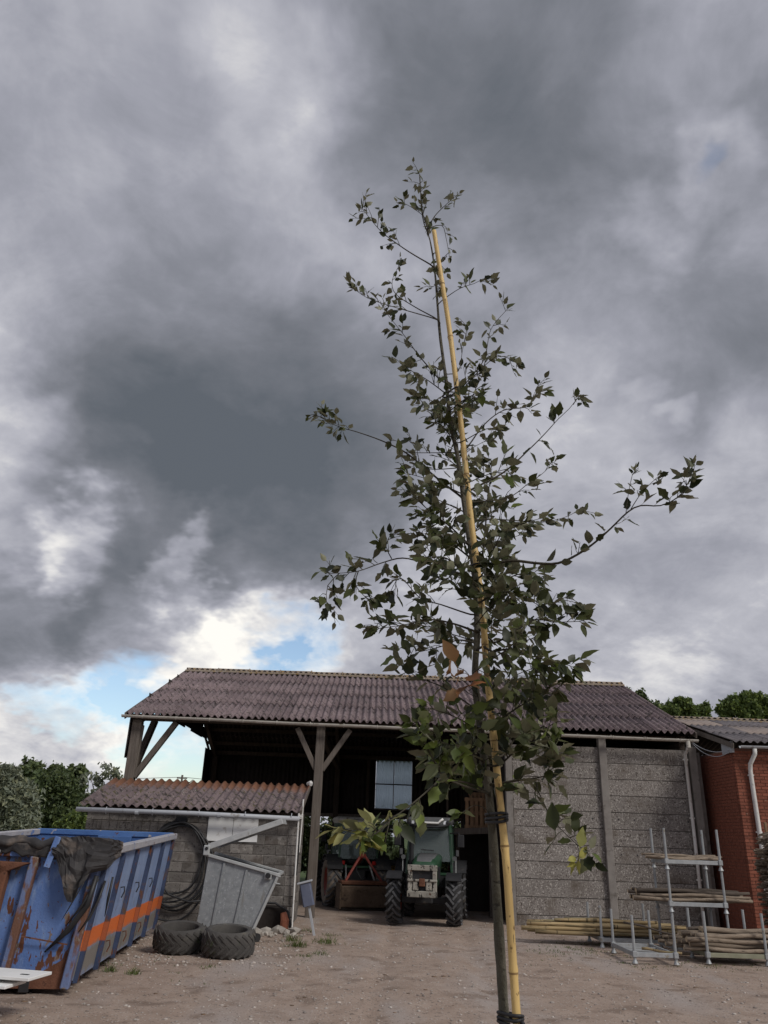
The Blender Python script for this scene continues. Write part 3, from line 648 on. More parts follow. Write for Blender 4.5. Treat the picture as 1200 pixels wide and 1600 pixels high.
srm = [corr_mesh('roof_sheet', 5, ssw/5*1.012, SSL, .034, .008, 8, 3, .015, 'shed_roof', k) for k in range(3)]
for c in range(ncs):
    obj('roof_sheet', srm[c % 3], None, shed, (SRX0+c*ssw, 18.30+random.uniform(-.02, .02), 2.27+(c % 2)*.008), (SPA, random.uniform(-.006, .006), random.uniform(-.004, .004)))
MB().mm((SX0, SY+.02, SH), (SX1, SY+.14, SH+.09)).build('wall_plate', 'timber_dark', shed)
MB().mm((SX0+.02, SY+.16, SH), (SX1-.07, SY+.19, SH+.15)).build('eave_board', 'timber_dark', shed)
MB().prism([(SY+.2, SH), (YF-.2, SH), (YF-.2, 2.84), (SY+.2, 2.27)], 'x', SX0+.03, SX0+.07).build('gable_wall', 'timber_dark', shed)
MB().beam((SX0, YF-.22, 2.83), (SX1, YF-.22, 2.83), .08, .12).build('wall_plate', 'timber_dark', shed)
# right gable triangle of boards, edge trims
for k in range(5):
    y0 = SY+.2+k*.37; zt = 2.25+(y0+.18-18.3)*math.tan(SPA)-.03
    MB().mm((SX1-.06, y0, SH+.08), (SX1-.03, y0+.36, zt)).build('gable_board', 'timber_grey', shed, .003)
MB().beam((SRX1+.01, 18.33, 2.25), (SRX1+.01, 20.5, 2.92), .025, .12).build('verge_board', 'timber_grey', shed, .004)
MB().tube([(SRX1-.05, 20.47, 2.98), (SRX1+.02, 20.40, 3.0), (SRX1+.04, 20.3, 2.96)], [.05, .06, .04], 7).build('roof_mortar', 'white_paint', shed)
# gutter pipe, brackets, downpipe and cables at the corner
gut = MB().tube([(SX0-.16, 18.24, 2.17), (-4, 18.24, 2.165), (SX1+.08, 18.24, 2.13)], .05, 10).build('gutter', 'pvc_grey', shed, smooth=True)
for k in range(5):
    x = SX0+.5+k*1.02; MB().tube([(x, 18.24, 2.235), (x, 18.188, 2.17), (x, 18.24, 2.10)], .010, 5).build('gutter_bracket', 'pvc_grey', shed)
for x in (-5.2, -3.4): MB().tube([(x-.04, 18.24, 2.15), (x+.04, 18.24, 2.15)], .056, 10).build('gutter_joint', 'pvc_grey', shed)
MB().tube([(SX1+.05, 18.30, 2.24), (SX1+.05, 18.40, 1.2), (SX1+.06, 18.44, .0)], .018, 8).build('downpipe', 'white_paint', shed)
MB().tube([(SX1+.10, 18.62, 2.55), (SX1+.10, 18.62, 2.0), (SX1+.085, 18.62, 1.45)], .016, 8).build('conduit', 'white_paint', shed)
for z in (2.14, 2.17, 2.20): MB().tube([(SX1+.06, 18.31, z), (SX1+.13, 18.36, z+.01), (SX1+.10, 18.6, z)], .009, 6).build('cable', 'white_paint', shed)
MB().tube([(SX1+.03, 18.55, 1.9), (SX1+.045, 18.55, 1.5), (SX1+.03, 18.55, 1.0)], .05, 8).build('drain_cover', 'dark_metal', shed)
MB().mm((SX1-.01, SY+.22, .0), (SX1+.03, SY+.30, 2.2)).build('corner_board', 'timber_grey', shed, .004)

# two white boards on the wall
for k, x in enumerate((-3.66, -3.10)):
    o = MB().box((0, 0, 0), (.55, .02, .56)).build('white_panel', 'white_board', None, .003, loc=(x+.275, SY-.01, 1.90), rot=(0, .004-k*.012, 0))
    tag(o, ('square white board fixed to the block wall, the one beside the hose coil', 'square white board fixed to the block wall, the one farther from the hose coil')[k], 'board')
# rusty wire mesh sheet
wm = MB()
for k in range(11): wm.tube([(-6.2+k*.18, SY-.03, 1.50), (-6.2+k*.18, SY-.03, 2.02)], .006, 4)
for z in (1.55, 1.76, 1.97): wm.tube([(-6.25, SY-.022, z), (-4.3, SY-.022, z)], .006, 4)
tag(wm.build('wire_mesh', 'wire'), 'rusty square wire mesh leaning on the shed wall behind the blue skip', 'mesh')

# coil of black hose on a bracket
hc = thing('hose_coil', 'thick coil of black hose hung on the block wall', 'hose', (-4.30, SY, 0))
MB().box((.06, -.07, 2.05), (.24, .14, .12)).build('bracket', 'dark_metal', hc, .01)
for k in range(6):
    pts = []; rx = .62+.03*k; rz = .70+.05*k+random.uniform(-.03, .03); y = -.08-.028*(k % 4)
    top = 1.98-.022*(k % 3)
    for i in range(41):
        a = 2*PI*i/40; sag = .20 if math.sin(a) < 0 else 0
        pts.append((.05+rx*math.sin(a)*(1+.06*math.sin(a*2+k))+.05*math.sin(a*3+k), y+.02*math.sin(a*5+k), top-rz*(1-math.cos(a))-.03*math.sin(2*a+k)))
    MB().tube(pts, .021, 7, caps=False).build('hose_loop', 'hose_black', hc, smooth=True)
MB().tube([(-.5, -.12, 1.4), (-.35, -.14, .9), (.0, -.2, .55), (.45, -.22, .42), (.8, -.2, .46)], .021, 7).build('hose_end', 'hose_black', hc, smooth=True)

# ------------------------------------------------------------------ brick outbuilding
bb = thing('brick_building', 'red brick outbuilding with a low grey corrugated roof and peeling white downpipe', 'building', (0, 0, 0))
QX, QY, QZ = 8.60, 19.20, 4.06
bw = MB().mm((QX+.012, QY+.012, -.05), (14.0, QY+.25, QZ)).build('front_wall', 'brick_mortar', bb)
bs = MB().mm((QX+.012, QY+.255, -.05), (QX+.25, 30, QZ)).build('side_wall', 'brick_mortar', bb)
bk = MB().box((0, 0, 0), (.212, .10, .062)).mesh('brick', .003); bk.materials.append(MATS['brick'])
rows = int(QZ/.073); nb = 0; rest = MB()
for r_ in range(rows-1, -1, -1):
    z = .035+r_*.073; x = QX-(.112 if r_ % 2 else 0)
    first = True
    while x < 13.8:
        w = .212; xx = max(x, QX); ww = x+w-xx
        if ww > .05:
            if xx < QX+1.30 and nb < 300 and r_ > 5:
                o = obj('brick', bk, None, bw, (xx+ww/2, QY+.05+random.uniform(-.002, .003), z)); o.scale = (ww/w, 1, 1); nb += 1
            else: rest.box((xx+ww/2, QY+.05, z), (ww, .10, .062))
        x += .224
    y = QY+.115+(.112 if r_ % 2 else 0)
    if r_ % 2: rest.box((QX+.05, QY+.165, z), (.10, .10, .062))
    while y < 22.5: rest.box((QX+.05, y+.106, z), (.10, .212, .062)); y += .224
ro = rest.build('brick_courses', 'brick', bb); ro['kind'] = 'stuff'
BPA = math.radians(15.0); bsl = 4.25; bcol = 6; bsw = 1.03
bm1 = [corr_mesh('roof_sheet', 6, bsw/6, bsl/3+.13, .026, .008, 6, 2, .006, 'brick_roof', k) for k in range(2)]
bsk = corr_mesh('skylight_sheet', 6, bsw/6, bsl/3+.13, .026, .008, 6, 2, .006, 'skylight_sheet', 1)
lay_roof(bb, QX-.10, QY-.26, QZ+.12, BPA, bcol, 3, bm1, bsw, bsl/3, alt={(1, 1): bsk, (1, 3): bsk, (2, 0): bsk, (2, 3): bsk})
lay_roof(bb, QX-.10, QY-.26+2*bsl*math.cos(BPA), QZ+.12, BPA, bcol, 3, bm1[:1], bsw, bsl/3, back=True, name='rear_roof_sheet')
for c in range(bcol):
    o = obj('ridge_tile', rdm, None, bb, (QX-.1+c*bsw, QY-.26+bsl*math.cos(BPA), QZ+.16+bsl*math.sin(BPA)+(c % 2)*.008)); o.scale = (.98, .8, .75)
MB().beam((QX-.08, QY-.25, QZ+.03), (QX-.08, QY-.26+bsl*math.cos(BPA), QZ+.03+bsl*math.sin(BPA)), .03, .12).build('verge_board', 'timber_grey', bb, .004)
half_gutter('gutter', (QX+.06, QY-.28, QZ+.04), (14, QY-.28, QZ+.06), .062, 'pvc_grey', bb)
MB().tube([(QX+.40, QY-.28, QZ-.02), (QX+.40, QY-.26, QZ-.14), (QX+.32, QY-.12, QZ-.36), (QX+.32, QY-.07, QZ-.52), (QX+.33, QY-.065, 2.0), (QX+.33, QY-.065, .1)], .05, 10).build('downpipe', 'white_paint', bb, smooth=True)
for z in (3.45, 2.2, 1.0): MB().box((QX+.33, QY-.04, z), (.14, .05, .035)).build('pipe_clip', 'white_paint', bb, .004)
MB().mm((QX-.05, QY-.06, QZ-.10), (QX+.01, QY+.5, QZ+.16)).build('corner_flashing', 'pvc_grey', bb)
# slack cables between the barn and the brick building
for k, (s, a) in enumerate(((.16, 0), (.24, .03))):
    p0 = Vector((8.10, GYF+.03, 4.32-a)); p1 = Vector((QX-.02, QY-.03, 4.06-a)); pts = [p0.lerp(p1, t/10)-Vector((0, 0, s*4*(t/10)*(1-t/10))) for t in range(11)]
    tag(MB().tube(pts, .008, 5).build('cable', 'pvc_grey'), ('upper thin slack cable strung between the barn gutter and the brick building', 'lower thin slack cable strung between the barn gutter and the brick building')[k], 'cable', 'cables between the buildings')

# ------------------------------------------------------------------ tyres
def tyre_mesh(name, R, W, rim, lug=.035, n=20, m='black_rubber', ml=None, sweep=.32, bead=.72, shoulder=.99):
    h = W/2; Rb = R-lug
    prof = [(rim, -h*bead), (rim+.02, -h*max(.86, bead+.03)), ((rim+Rb)/2, -h*1.0), (Rb-.06, -h*.97), (Rb-.015, -h*.80), (Rb, -h*.45), (Rb+.004, 0), (Rb, h*.45), (Rb-.015, h*.80), (Rb-.06, h*.97), ((rim+Rb)/2, h*1.0), (rim+.02, h*max(.86, bead+.03)), (rim, h*bead), (rim+.06, 0)]
    a = MB().lathe(prof, 36, 'x', closed=True); na = len(a.f)
    for k in range(n):
        for s in (-1, 1):
            a0 = 2*PI*(k+(.5 if s > 0 else 0))/n
            P = lambda x, t, r: Vector((x, r*math.cos(t), r*math.sin(t)))
            p0, p1, p2 = P(-s*.03*W, a0, Rb+lug*.5), P(s*h*.55, a0+sweep*.62, Rb+lug*.5), P(s*h*shoulder, a0+sweep, Rb-.012)
            w = R*.085
            for q0, q1, hh in ((p0, p1, lug*1.1), (p1*.999, p2, lug*1.3)):
                mid = (q0+q1)/2; a.beam(q0, q1, w, hh, Vector((0, mid.y, mid.z)))
    me = a.mesh(name); me.materials.append(MATS[m])
    if ml:
        me.materials.append(MATS[ml])
        for i, p in enumerate(me.polygons):
            if i >= na: p.material_index = 1
    for i, p in enumerate(me.polygons):
        if i < na: p.use_smooth = True
    return me
for k, (x, y, R, W, lab) in enumerate(((270, 1492, .43, .38, 'worn grey tractor tyre lying flat beside the blue skip'), (348, 1500, .425, .40, 'mossy worn tractor tyre lying flat in front of the galvanised bin'))):
    g = gp(x, y); g.y += .38
    o = obj('old_tyre', tyre_mesh('old_tyre', R, W*.92, .28, .013, 20, 'tyre_worn', None, .5, .93, .86), None, None, (g.x, g.y, W*.46+.03)); o.rotation_euler = (Matrix.Rotation(.13-.03*k, 3, 'X') @ Matrix.Rotation(.03, 3, 'Y') @ Matrix.Rotation(PI/2, 3, 'Y') @ Matrix.Rotation(k*1.3, 3, 'X')).to_euler()
    tag(o, lab, 'tyre')

# ------------------------------------------------------------------ blue skip
skr = math.radians(5.27)
skip = thing('blue_skip', 'large rusty blue steel skip with an orange stripe along its ribbed side', 'skip', (-3.51, 10.66, 0), (0, 0, skr))
LEN, W0, FL = 5.65, 2.25, .14
topz = lambda y: 1.55+.028*y
LEAN = .15
def sidepanel(x0, sgn, m, name, thick=.012):
    mb = MB()
    for (a, b) in ((0, 0), ):
        vs = []
        for y in (0, LEN):
            for z, off in ((FL, 0), (topz(y), LEAN)):
                vs += [(x0+sgn*off, y, z), (x0+sgn*(off-thick), y, z)]
        mb.add(vs, [(0, 2, 6, 4), (1, 5, 7, 3), (0, 4, 5, 1), (2, 3, 7, 6), (0, 1, 3, 2), (4, 6, 7, 5)])
    return mb.build(name, m, skip)
sidepanel(0, 1, 'blue_side_lit', 'side_panel'); sidepanel(-W0, -1, 'skip_inside', 'side_panel')
def endpanel(y, m, name, slope=0.0):
    z1 = topz(y); vs = []
    for yy in (0, .012):
        vs += [(-W0, y+yy, FL), (0, y+yy, FL), (LEAN, y+yy+slope, z1), (-W0-LEAN, y+yy+slope, z1)]
    return MB().add(vs, [(3, 2, 1, 0), (4, 5, 6, 7), (0, 1, 5, 4), (1, 2, 6, 5), (2, 3, 7, 6), (3, 0, 4, 7)]).build(name, m, skip)
endpanel(.004, 'blue_paint', 'front_panel'); endpanel(LEN-.02, 'skip_inside', 'rear_panel')
MB().mm((-W0, .02, FL), (0, LEN-.03, FL+.02)).build('floor', 'rust', skip)
for x in (-.55, -W0+.55): MB().beam((x, -.02, .075), (x, LEN, .075), .12, .14).build('runner', 'dark_metal', skip, .01)
def rib(y, m='blue_rib_shaded', w=.10, d=.075):
    mb = MB(); z0, z1 = FL-.03, topz(y)-.07
    k = LEAN/(topz(y)-FL); vs = []
    for z in (z0, z1):
        o = (z-FL)*k; vs += [(o+.001, y-w/2, z), (o+d, y-w*.36, z), (o+d, y+w*.36, z), (o+.001, y+w/2, z)]
    mb.add(vs, [(0, 1, 5, 4), (1, 2, 6, 5), (2, 3, 7, 6), (3, 2, 1, 0), (4, 5, 6, 7), (0, 4, 7, 3)]); return mb.build('rib', m, skip)
for y in (1.04, 2.07, 3.28, 4.45, 5.58): rib(y, 'blue_rib_shaded', .085, .06)
for y in (0.05,): rib(y, 'blue_rib_shaded', .10, .05)
for y in (1.55, 2.65, 3.85):                           # tarp hooks on the side
    z = 1.02; o = (z-FL)*LEAN/1.4
    MB().tube([(o, y, z+.03), (o+.05, y, z+.04), (o+.06, y, z-.02), (o+.03, y-.01, z-.10)], .010, 6).build('hook', 'dark_metal', skip)
    z = .36; o = (z-FL)*LEAN/1.4
    MB().tube([(o, y-.1, z+.03), (o+.05, y-.1, z+.04), (o+.06, y-.1, z-.02), (o+.03, y-.11, z-.10)], .010, 6).build('hook', 'rust', skip)
MB().beam((LEAN+.01, -.03, topz(0)), (LEAN+.01, LEN+.02, topz(LEN)), .13, .10).build('top_rail', 'rim_worn', skip, .012)
MB().beam((-W0-LEAN-.01, -.03, topz(0)), (-W0-LEAN-.01, LEN+.02, topz(LEN)), .13, .10).build('top_rail', 'rim_worn', skip, .012)
MB().beam((-W0-LEAN-.08, .0, topz(0)-.02), (LEAN+.08, .0, topz(0)-.02), .12, .14).build('front_rail', 'blue_paint', skip, .012)
MB().beam((-W0-LEAN, LEN, topz(LEN)+.01), (LEAN, LEN, topz(LEN)+.01), .10, .10).build('rear_rail', 'skip_inside', skip, .012)
MB().mm((-1.25, LEN-.12, topz(LEN)-.19), (-.62, LEN-.03, topz(LEN)-.03)).build('rear_plate', 'skip_inside', skip, .01)
# front face: upright ribs, rusty plate, torn lower lip
for x, m in ((-.05, 'blue_rib_rust'), (-.78, 'blue_rib_rust'), (-1.55, 'blue_rib_rust')):
    lean = .10 if x < -.1 else .13
    MB().beam((x-.02, -.05, .06), (x+lean, -.05, topz(0)-.08), .10, .10, (0, 1, 0)).build('front_rib', m, skip, .012)
MB().prism([(-1.42, 1.12), (-.70, 1.40), (-1.42, 1.42)], 'y', -.18, -.03).build('front_gusset', 'rust', skip, .008)
MB().box((-1.16, -.10, 1.08), (.40, .16, .62), (0, .06, 0)).build('ladder_plate', 'rust', skip, .02)
MB().prism([(-1.6, .05), (-.05, .05), (-.08, .40), (-.42, .20), (-.95, .17), (-1.6, .20)], 'y', -.012, -.002).build('torn_lip', 'rust', skip)
MB().beam((-.66, -.09, .60), (-.12, -.06, .52), .012, .015).build('weld_seam', 'rust', skip)

# tarpaulin rolled along the front rail and hanging over the corner
def cloth(fn, nu, nv, name, m, parent=None, thick=.006, **kw):
    mb = MB(); vs = [fn(u/nu, v/nv) for v in range(nv+1) for u in range(nu+1)]
    mb.add(vs, [(v*(nu+1)+u, v*(nu+1)+u+1, (v+1)*(nu+1)+u+1, (v+1)*(nu+1)+u) for v in range(nv) for u in range(nu)])
    o = mb.build(name, m, parent, smooth=True, **kw); s = o.modifiers.new('thickness', 'SOLIDIFY'); s.thickness = thick; return o
def nz(u, v, s, k): return float(vnoise(np.array([u*10+k]), np.array([v*10+k*2]), s, 40+k)[0])
tarp = thing('tarpaulin', 'black tarpaulin rolled along the blue skip front with its corner hanging down', 'tarpaulin', (-3.51, 10.66, 0), (0, 0, skr))
def roll(u, v):
    a = v*2*PI; x = -2.35+u*2.35; r = .085*(1+.45*nz(u*3, v, 1.2, 1)+.2*math.sin(u*23+v*5))*(1-.35*max(0, u-.8)*5)
    return (x, -.02+1.15*r*math.cos(a)+.03*nz(u*2, 0, 1, 2), topz(0)+.075+.75*r*math.sin(a)+.035*nz(u*2, .5, 1.1, 3))
cloth(roll, 60, 14, 'rolled_sheet', 'tarp', tarp)
def skirt(u, v):
    x = -2.3+u*2.1; d = v*(.14+.07*nz(u*3, .2, 1, 4)+.05*math.sin(u*9)); return (x, -.085-.015*math.sin(u*40)-.03*v*nz(u*6, v, .8, 5), topz(0)+.07-d)
cloth(skirt, 60, 6, 'skirt', 'tarp', tarp)
def flap(u, v):
    # bunched over the corner: u runs round the corner from front to side, v falls
    x = -.45+u*.74; y = -.13 if u < .72 else -.13+(u-.72)*1.9
    if u > .72: x = .085+LEAN+(u-.72)*.10
    fall = .17+.60*max(0, 1-abs(u-.42)/.40)+.10*max(0, 1-abs(u-.85)/.2)
    z = topz(0)+.12+.05*math.sin(u*PI)-v*fall
    fold = .07*abs(math.sin(u*9+v*2.5+1.5*nz(u, v, 2, 14)))*(.3+v)+.05*nz(u*2, v*1.5, 1.3, 6)
    return (x+.05*nz(u*2, v*1.6, 1.2, 7), y-abs(fold)-.05*v*math.sin(u*PI), z+.03*nz(u*1.5, v, 1.5, 8))
o = cloth(flap, 18, 10, 'hanging_corner', 'tarp', tarp); o.data.polygons.foreach_set('use_smooth', [False]*len(o.data.polygons))
def bunch(u, v):
    a = v*2*PI; t = u; c = Vector((-.32+t*.52, -.06+.14*t, topz(0)+.10-.06*t*t)); r = .10*math.sin(PI*min(max(t, .04), .97))**.5*(1+.5*nz(u*3, v*.8, .9, 9))
    return (c.x, c.y+r*math.cos(a), c.z+.75*r*math.sin(a))
o = cloth(bunch, 14, 9, 'bunched_sheet', 'tarp', tarp); o.data.polygons.foreach_set('use_smooth', [False]*len(o.data.polygons))
for pts, w in (([(.12, -.16, 1.28), (.06, -.16, .95), (-.12, -.13, .68), (-.36, -.085, .44)], .055), ([(.14, -.15, 1.25), (.0, -.17, .95), (-.16, -.12, .72)], .03), ([(.20, -.02, 1.22), (.16, -.06, 1.0), (.10, -.10, .82), (.0, -.11, .66)], .03), ([(.23, .25, 1.25), (.21, .26, 1.0), (.20, .27, .80)], .028), ([(-.02, -.16, 1.2), (-.14, -.13, .95), (-.22, -.12, .78)], .012)):
    mb = MB(); n_ = len(pts); mb.tube(pts, [w*.55]+[w*.62]*(n_-2)+[w*.18], 6, jit=.15); mb.build('strap', 'hose_black', tarp, smooth=True)
MB().box((-.46, -.16, topz(0)-.02), (.075, .02, .36), (.0, .22, 0)).build('blue_clamp', 'blue_paint', tarp, .006)
for x in (-1.32, -1.12, -1.52):
    MB().lathe([(.018, -.006), (.03, -.006), (.03, .006), (.018, .006)], 12, 'y', (x, -.125, topz(0)-.02-.02*math.sin(x*9)), closed=True).build('eyelet', 'galv_rim', tarp)
MB().tube([(-1.12, -.13, topz(0)-.03), (-1.2, -.14, topz(0)-.14), (-1.27, -.14, topz(0)-.26)], .007, 5).build('cord', 'white_paint', tarp)

# pale boards stacked in front of the skip
for k in range(4):
    o = MB().box((0, 0, 0), (1.9, .44-.05*k, .03)).build('pale_board', 'white_board', None, .004, loc=(-4.33-.20*k, 9.42-.12*k, .40-.062*k), rot=(0, .012, -.16+.02*k))
    tag(o, ('top pale board of the stack lying before the blue skip', 'second pale board down in the stack before the blue skip', 'third pale board down in the stack before the blue skip', 'lowest pale board in the stack before the blue skip')[k], 'board')
    if k == 0: MB().box((.80, -.05, .0165), (.09, .035, .004)).build('slot_plate', 'dark_metal', o)
for k, (x, z) in enumerate(((-4.9, .20),)):
    o = MB().box((0, 0, 0), (.16, .9, .19)).build('bearer_block', 'timber_dark', None, .01, loc=(-4.98, 9.15, .095)); tag(o, 'dark timber block carrying the stacked pale boards', 'block')

# ------------------------------------------------------------------ galvanised bin, open lid
BY = 15.55
gb = thing('metal_bin', 'dented galvanised steel bin with sloping front and its lid propped open', 'bin', (-2.6, BY, 0), (0, .015, .04))
bw_ = 1.0
pb = [(-.50, .10), (.44, .06), (.86, 1.14), (-.42, 1.40)]     # side profile x,z
def plate(poly, y0, y1, name, m): return MB().prism(poly, 'y', y0, y1).build(name, m, gb, .004)
plate(pb, 0, .015, 'side_panel', 'galv'); plate(pb, bw_, bw_+.015, 'side_panel', 'galv_shaded')
def strip(a, b, m, name, t=.015):
    d = Vector((b[0]-a[0], 0, b[1]-a[1])).normalized(); n = Vector((-d.z, 0, d.x))*t
    MB().add([(a[0], .016, a[1]), (b[0], .016, b[1]), (b[0], bw_-.002, b[1]), (a[0], bw_-.002, a[1]), (a[0]+n.x, .016, a[1]+n.z), (b[0]+n.x, .016, b[1]+n.z), (b[0]+n.x, bw_-.002, b[1]+n.z), (a[0]+n.x, bw_-.002, a[1]+n.z)],
             [(0, 3, 2, 1), (4, 5, 6, 7), (0, 1, 5, 4), (1, 2, 6, 5), (2, 3, 7, 6), (3, 0, 4, 7)]).build(name, m, gb)
strip(pb[0], pb[1], 'galv_shaded', 'bottom_panel'); strip(pb[1], pb[2], 'galv', 'front_panel'); strip(pb[3], pb[0], 'galv', 'back_panel')
for y in (-.025, bw_+.03): MB().beam((-.47, y, 1.42), (.90, y, 1.135), .06, .055).build('rim', 'galv_rim', gb, .008)
MB().beam((.885, 0, 1.14), (.885, bw_, 1.14), .06, .05).build('rim', 'galv_rim', gb, .008)
MB().beam((.45, -.012, .05), (.88, -.012, 1.12), .05, .07, (0, 1, 0)).build('corner_strip', 'galv_rim', gb, .008)
for x0, x1 in ((-.22, -.12), (.16, .30)):
    MB().beam((x0, -.012, .12), (x1, -.012, 1.30 if x0 < 0 else 1.20), .05, .03, (0, 1, 0)).build('pressed_rib', 'galv', gb, .01)
for x0 in (-.05, .45): MB().beam((x0, bw_-.02, .5), (x0+.05, bw_-.02, 1.22), .03, .04, (0, 1, 0)).build('inner_rib', 'galv', gb)
MB().box((-.46, -.05, 1.49), (.11, .12, .17)).build('hinge_block', 'galv_rim', gb, .01); MB().lathe([(0, -.12), (.03, -.12), (.03, -.10), (0, -.10)], 12, 'y', (-.46, 0, 1.52)).build('hinge_pin', 'dark_metal', gb)
MB().lathe([(0, -.09), (.042, -.09), (.05, -.02), (.05, .0), (0, 0)], 14, 'y', (.70, -.03, 1.12)).build('lifting_pin', 'dark_metal', gb); MB().box((.70, -.035, 1.12), (.13, .03, .13)).build('pin_plate', 'galv_rim', gb, .006)
for z in (1.0, 1.12): MB().tube([(.84, -.04, z), (.93, -.05, z-.01)], .012, 6).build('catch', 'galv_rim', gb)
lid = MB().box((.70, bw_/2, .0), (1.36, bw_+.12, .03)).build('lid', 'galv_shaded', gb, .006, loc=(-.44, 0, 1.56), rot=(0, -.365, 0))
MB().box((.70, -.07, -.01), (1.40, .03, .10)).build('lid_flange', 'galv_rim', lid, .006)
MB().box((.70, bw_+.07, -.01), (1.40, .03, .10)).build('lid_flange', 'galv_rim', lid, .006); MB().box((1.39, bw_/2, -.01), (.025, bw_+.1, .10)).build('lid_flange', 'galv_rim', lid, .006)
for x, y in ((-.35, .12), (.36, .12), (.36, bw_-.12), (-.35, bw_-.12)):
    wn_ = MB().lathe([(.02, -.025), (.085, -.03), (.10, -.015), (.10, .015), (.085, .03), (.02, .025)], 16, 'y', (x, y, .10)); wn_.build('castor', 'black_rubber', gb, smooth=True)
MB().tube([(.50, .12, .11), (.62, .02, .11)], .07, 10).build('castor', 'black_rubber', gb)

# blue-grey box on a leaning leg by the shed corner
bx = thing('post_box', 'blue-grey plastic box on a leaning metal leg at the shed corner', 'box', (-1.09, 17.25, 0), (0, -.26, 0))
MB().prism([(-.10, -.09), (.10, -.09), (.12, 0), (.10, .09), (-.10, .09), (-.12, 0)], 'z', .52, .95).build('box', 'box_blue', bx, .01)
MB().box((0, 0, .965), (.30, .24, .035)).build('cap', 'pvc_grey', bx, .008); MB().beam((0, 0, -.03), (0, 0, .55), .05, .05).build('leg', 'pvc_grey', bx, .004)
# concrete trough, bent pipe, clay piece, rubble by the shed foot
tr = thing('concrete_trough', 'dark weathered concrete trough against the shed foot', 'trough', (-2.05, 18.05, 0))
MB().mm((-.62, -.28, -.02), (.30, -.22, .42)).build('front_side', 'clad_dark', tr, .01); MB().mm((-.62, .18, -.02), (.30, .24, .42)).build('rear_side', 'clad_dark', tr, .01); MB().mm((-.62, -.21, -.02), (-.56, .17, .42)).build('end', 'clad_dark', tr, .01); MB().mm((.24, -.21, -.02), (.30, .17, .42)).build('end', 'clad_dark', tr, .01); MB().mm((-.55, -.21, .0), (.23, .17, .05)).build('base', 'clad_dark', tr)
tag(MB().tube([(-2.7, 17.72, .42), (-2.3, 17.7, .50), (-1.95, 17.7, .50), (-1.68, 17.68, .36), (-1.60, 17.66, .12), (-1.62, 17.64, .02)], .022, 8).build('bent_pipe', 'hose_black', smooth=True), 'black pipe arching over the concrete trough to the ground', 'pipe')
tag(MB().tube([(-1.74, 17.62, .0), (-1.72, 17.60, .20), (-1.76, 17.62, .34)], [.085, .09, .06], 9, jit=.06).build('clay_drain', 'clay'), 'broken red clay drain piece standing beside the trough', 'drain')
r_ = random.Random(3); stn = []
for k in range(26):
    x = r_.uniform(-2.5, -1.35); y = r_.uniform(16.7, 17.45); s = r_.uniform(.03, .085) if k > 5 else r_.uniform(.09, .14)
    me = bpy.data.meshes.new('rubble_stone'); b_ = bmesh.new(); bmesh.ops.create_icosphere(b_, subdivisions=1, radius=s)
    for v in b_.verts: v.co = Vector((v.co.x*1.3, v.co.y, v.co.z*.7))*r_.uniform(.75, 1.2)
    b_.to_mesh(me); b_.free()
    o = obj('rubble_stone', me, 'stone', None, (x, y, s*.35), (0, 0, r_.uniform(0, 6))); tag(o, 'pale lump of rubble lying between the metal bin and the shed corner', 'stone', 'rubble by the shed corner')

# ------------------------------------------------------------------ tractors
FT = tyre_mesh('tyre', .50, .34, .27, .035, 17, 'black_rubber', 'tyre_lug', .42); RT = tyre_mesh('tyre', .63, .40, .36, .038, 19, 'black_rubber', 'tyre_lug', .40)
RTD = tyre_mesh('tyre', .63, .40, .36, .038, 19, 'tyre_dusty', 'tyre_lug', .40)
def rim_mesh(r, w, m):
    prof = [(r+.012, -w*.36), (r-.02, -w*.34), (r-.05, -w*.10), (.13, -w*.02), (.12, -w*.12), (.05, -w*.14), (0, -w*.14)]
    a = MB().lathe(prof, 24, 'x').lathe([(p[0], -p[1]) for p in prof[:3]]+[(.12, 0)], 24, 'x')
    for k in range(8): t = 2*PI*k/8; a.tube([(-w*.14, .085*math.cos(t), .085*math.sin(t)), (-w*.19, .085*math.cos(t), .085*math.sin(t))], .012, 6)
    me = a.mesh('rim', smooth=True); me.materials.append(MATS[m]); return me
FR, RR = rim_mesh(.27, .34, 'red_paint'), rim_mesh(.36, .40, 'red_paint')
def loft(sections, name, m, parent, **kw):
    mb = MB(); n = len(sections[0]); vs = [v for s_ in sections for v in s_]
    fs = [(i*n+k, i*n+(k+1) % n, (i+1)*n+(k+1) % n, (i+1)*n+k) for i in range(len(sections)-1) for k in range(n)]+[tuple(range(n)), tuple((len(sections)-1)*n+k for k in range(n))]
    return mb.add(vs, fs).build(name, m, parent, **kw)
def rsec(y, w, z0, z1, r=.08, k=3):                    # rounded rectangle section in x,z at depth y
    out = []
    for cx, cz, a0 in ((w-r, z1-r, 0), (-w+r, z1-r, PI/2), (-w+r, z0+.02, PI), (w-r, z0+.02, 3*PI/2)):
        rr = r if cz > (z0+z1)/2 else .02
        for i in range(k+1): a = a0+PI/2*i/k; out.append((cx+rr*math.cos(a), y, cz+rr*math.sin(a)))
    return out
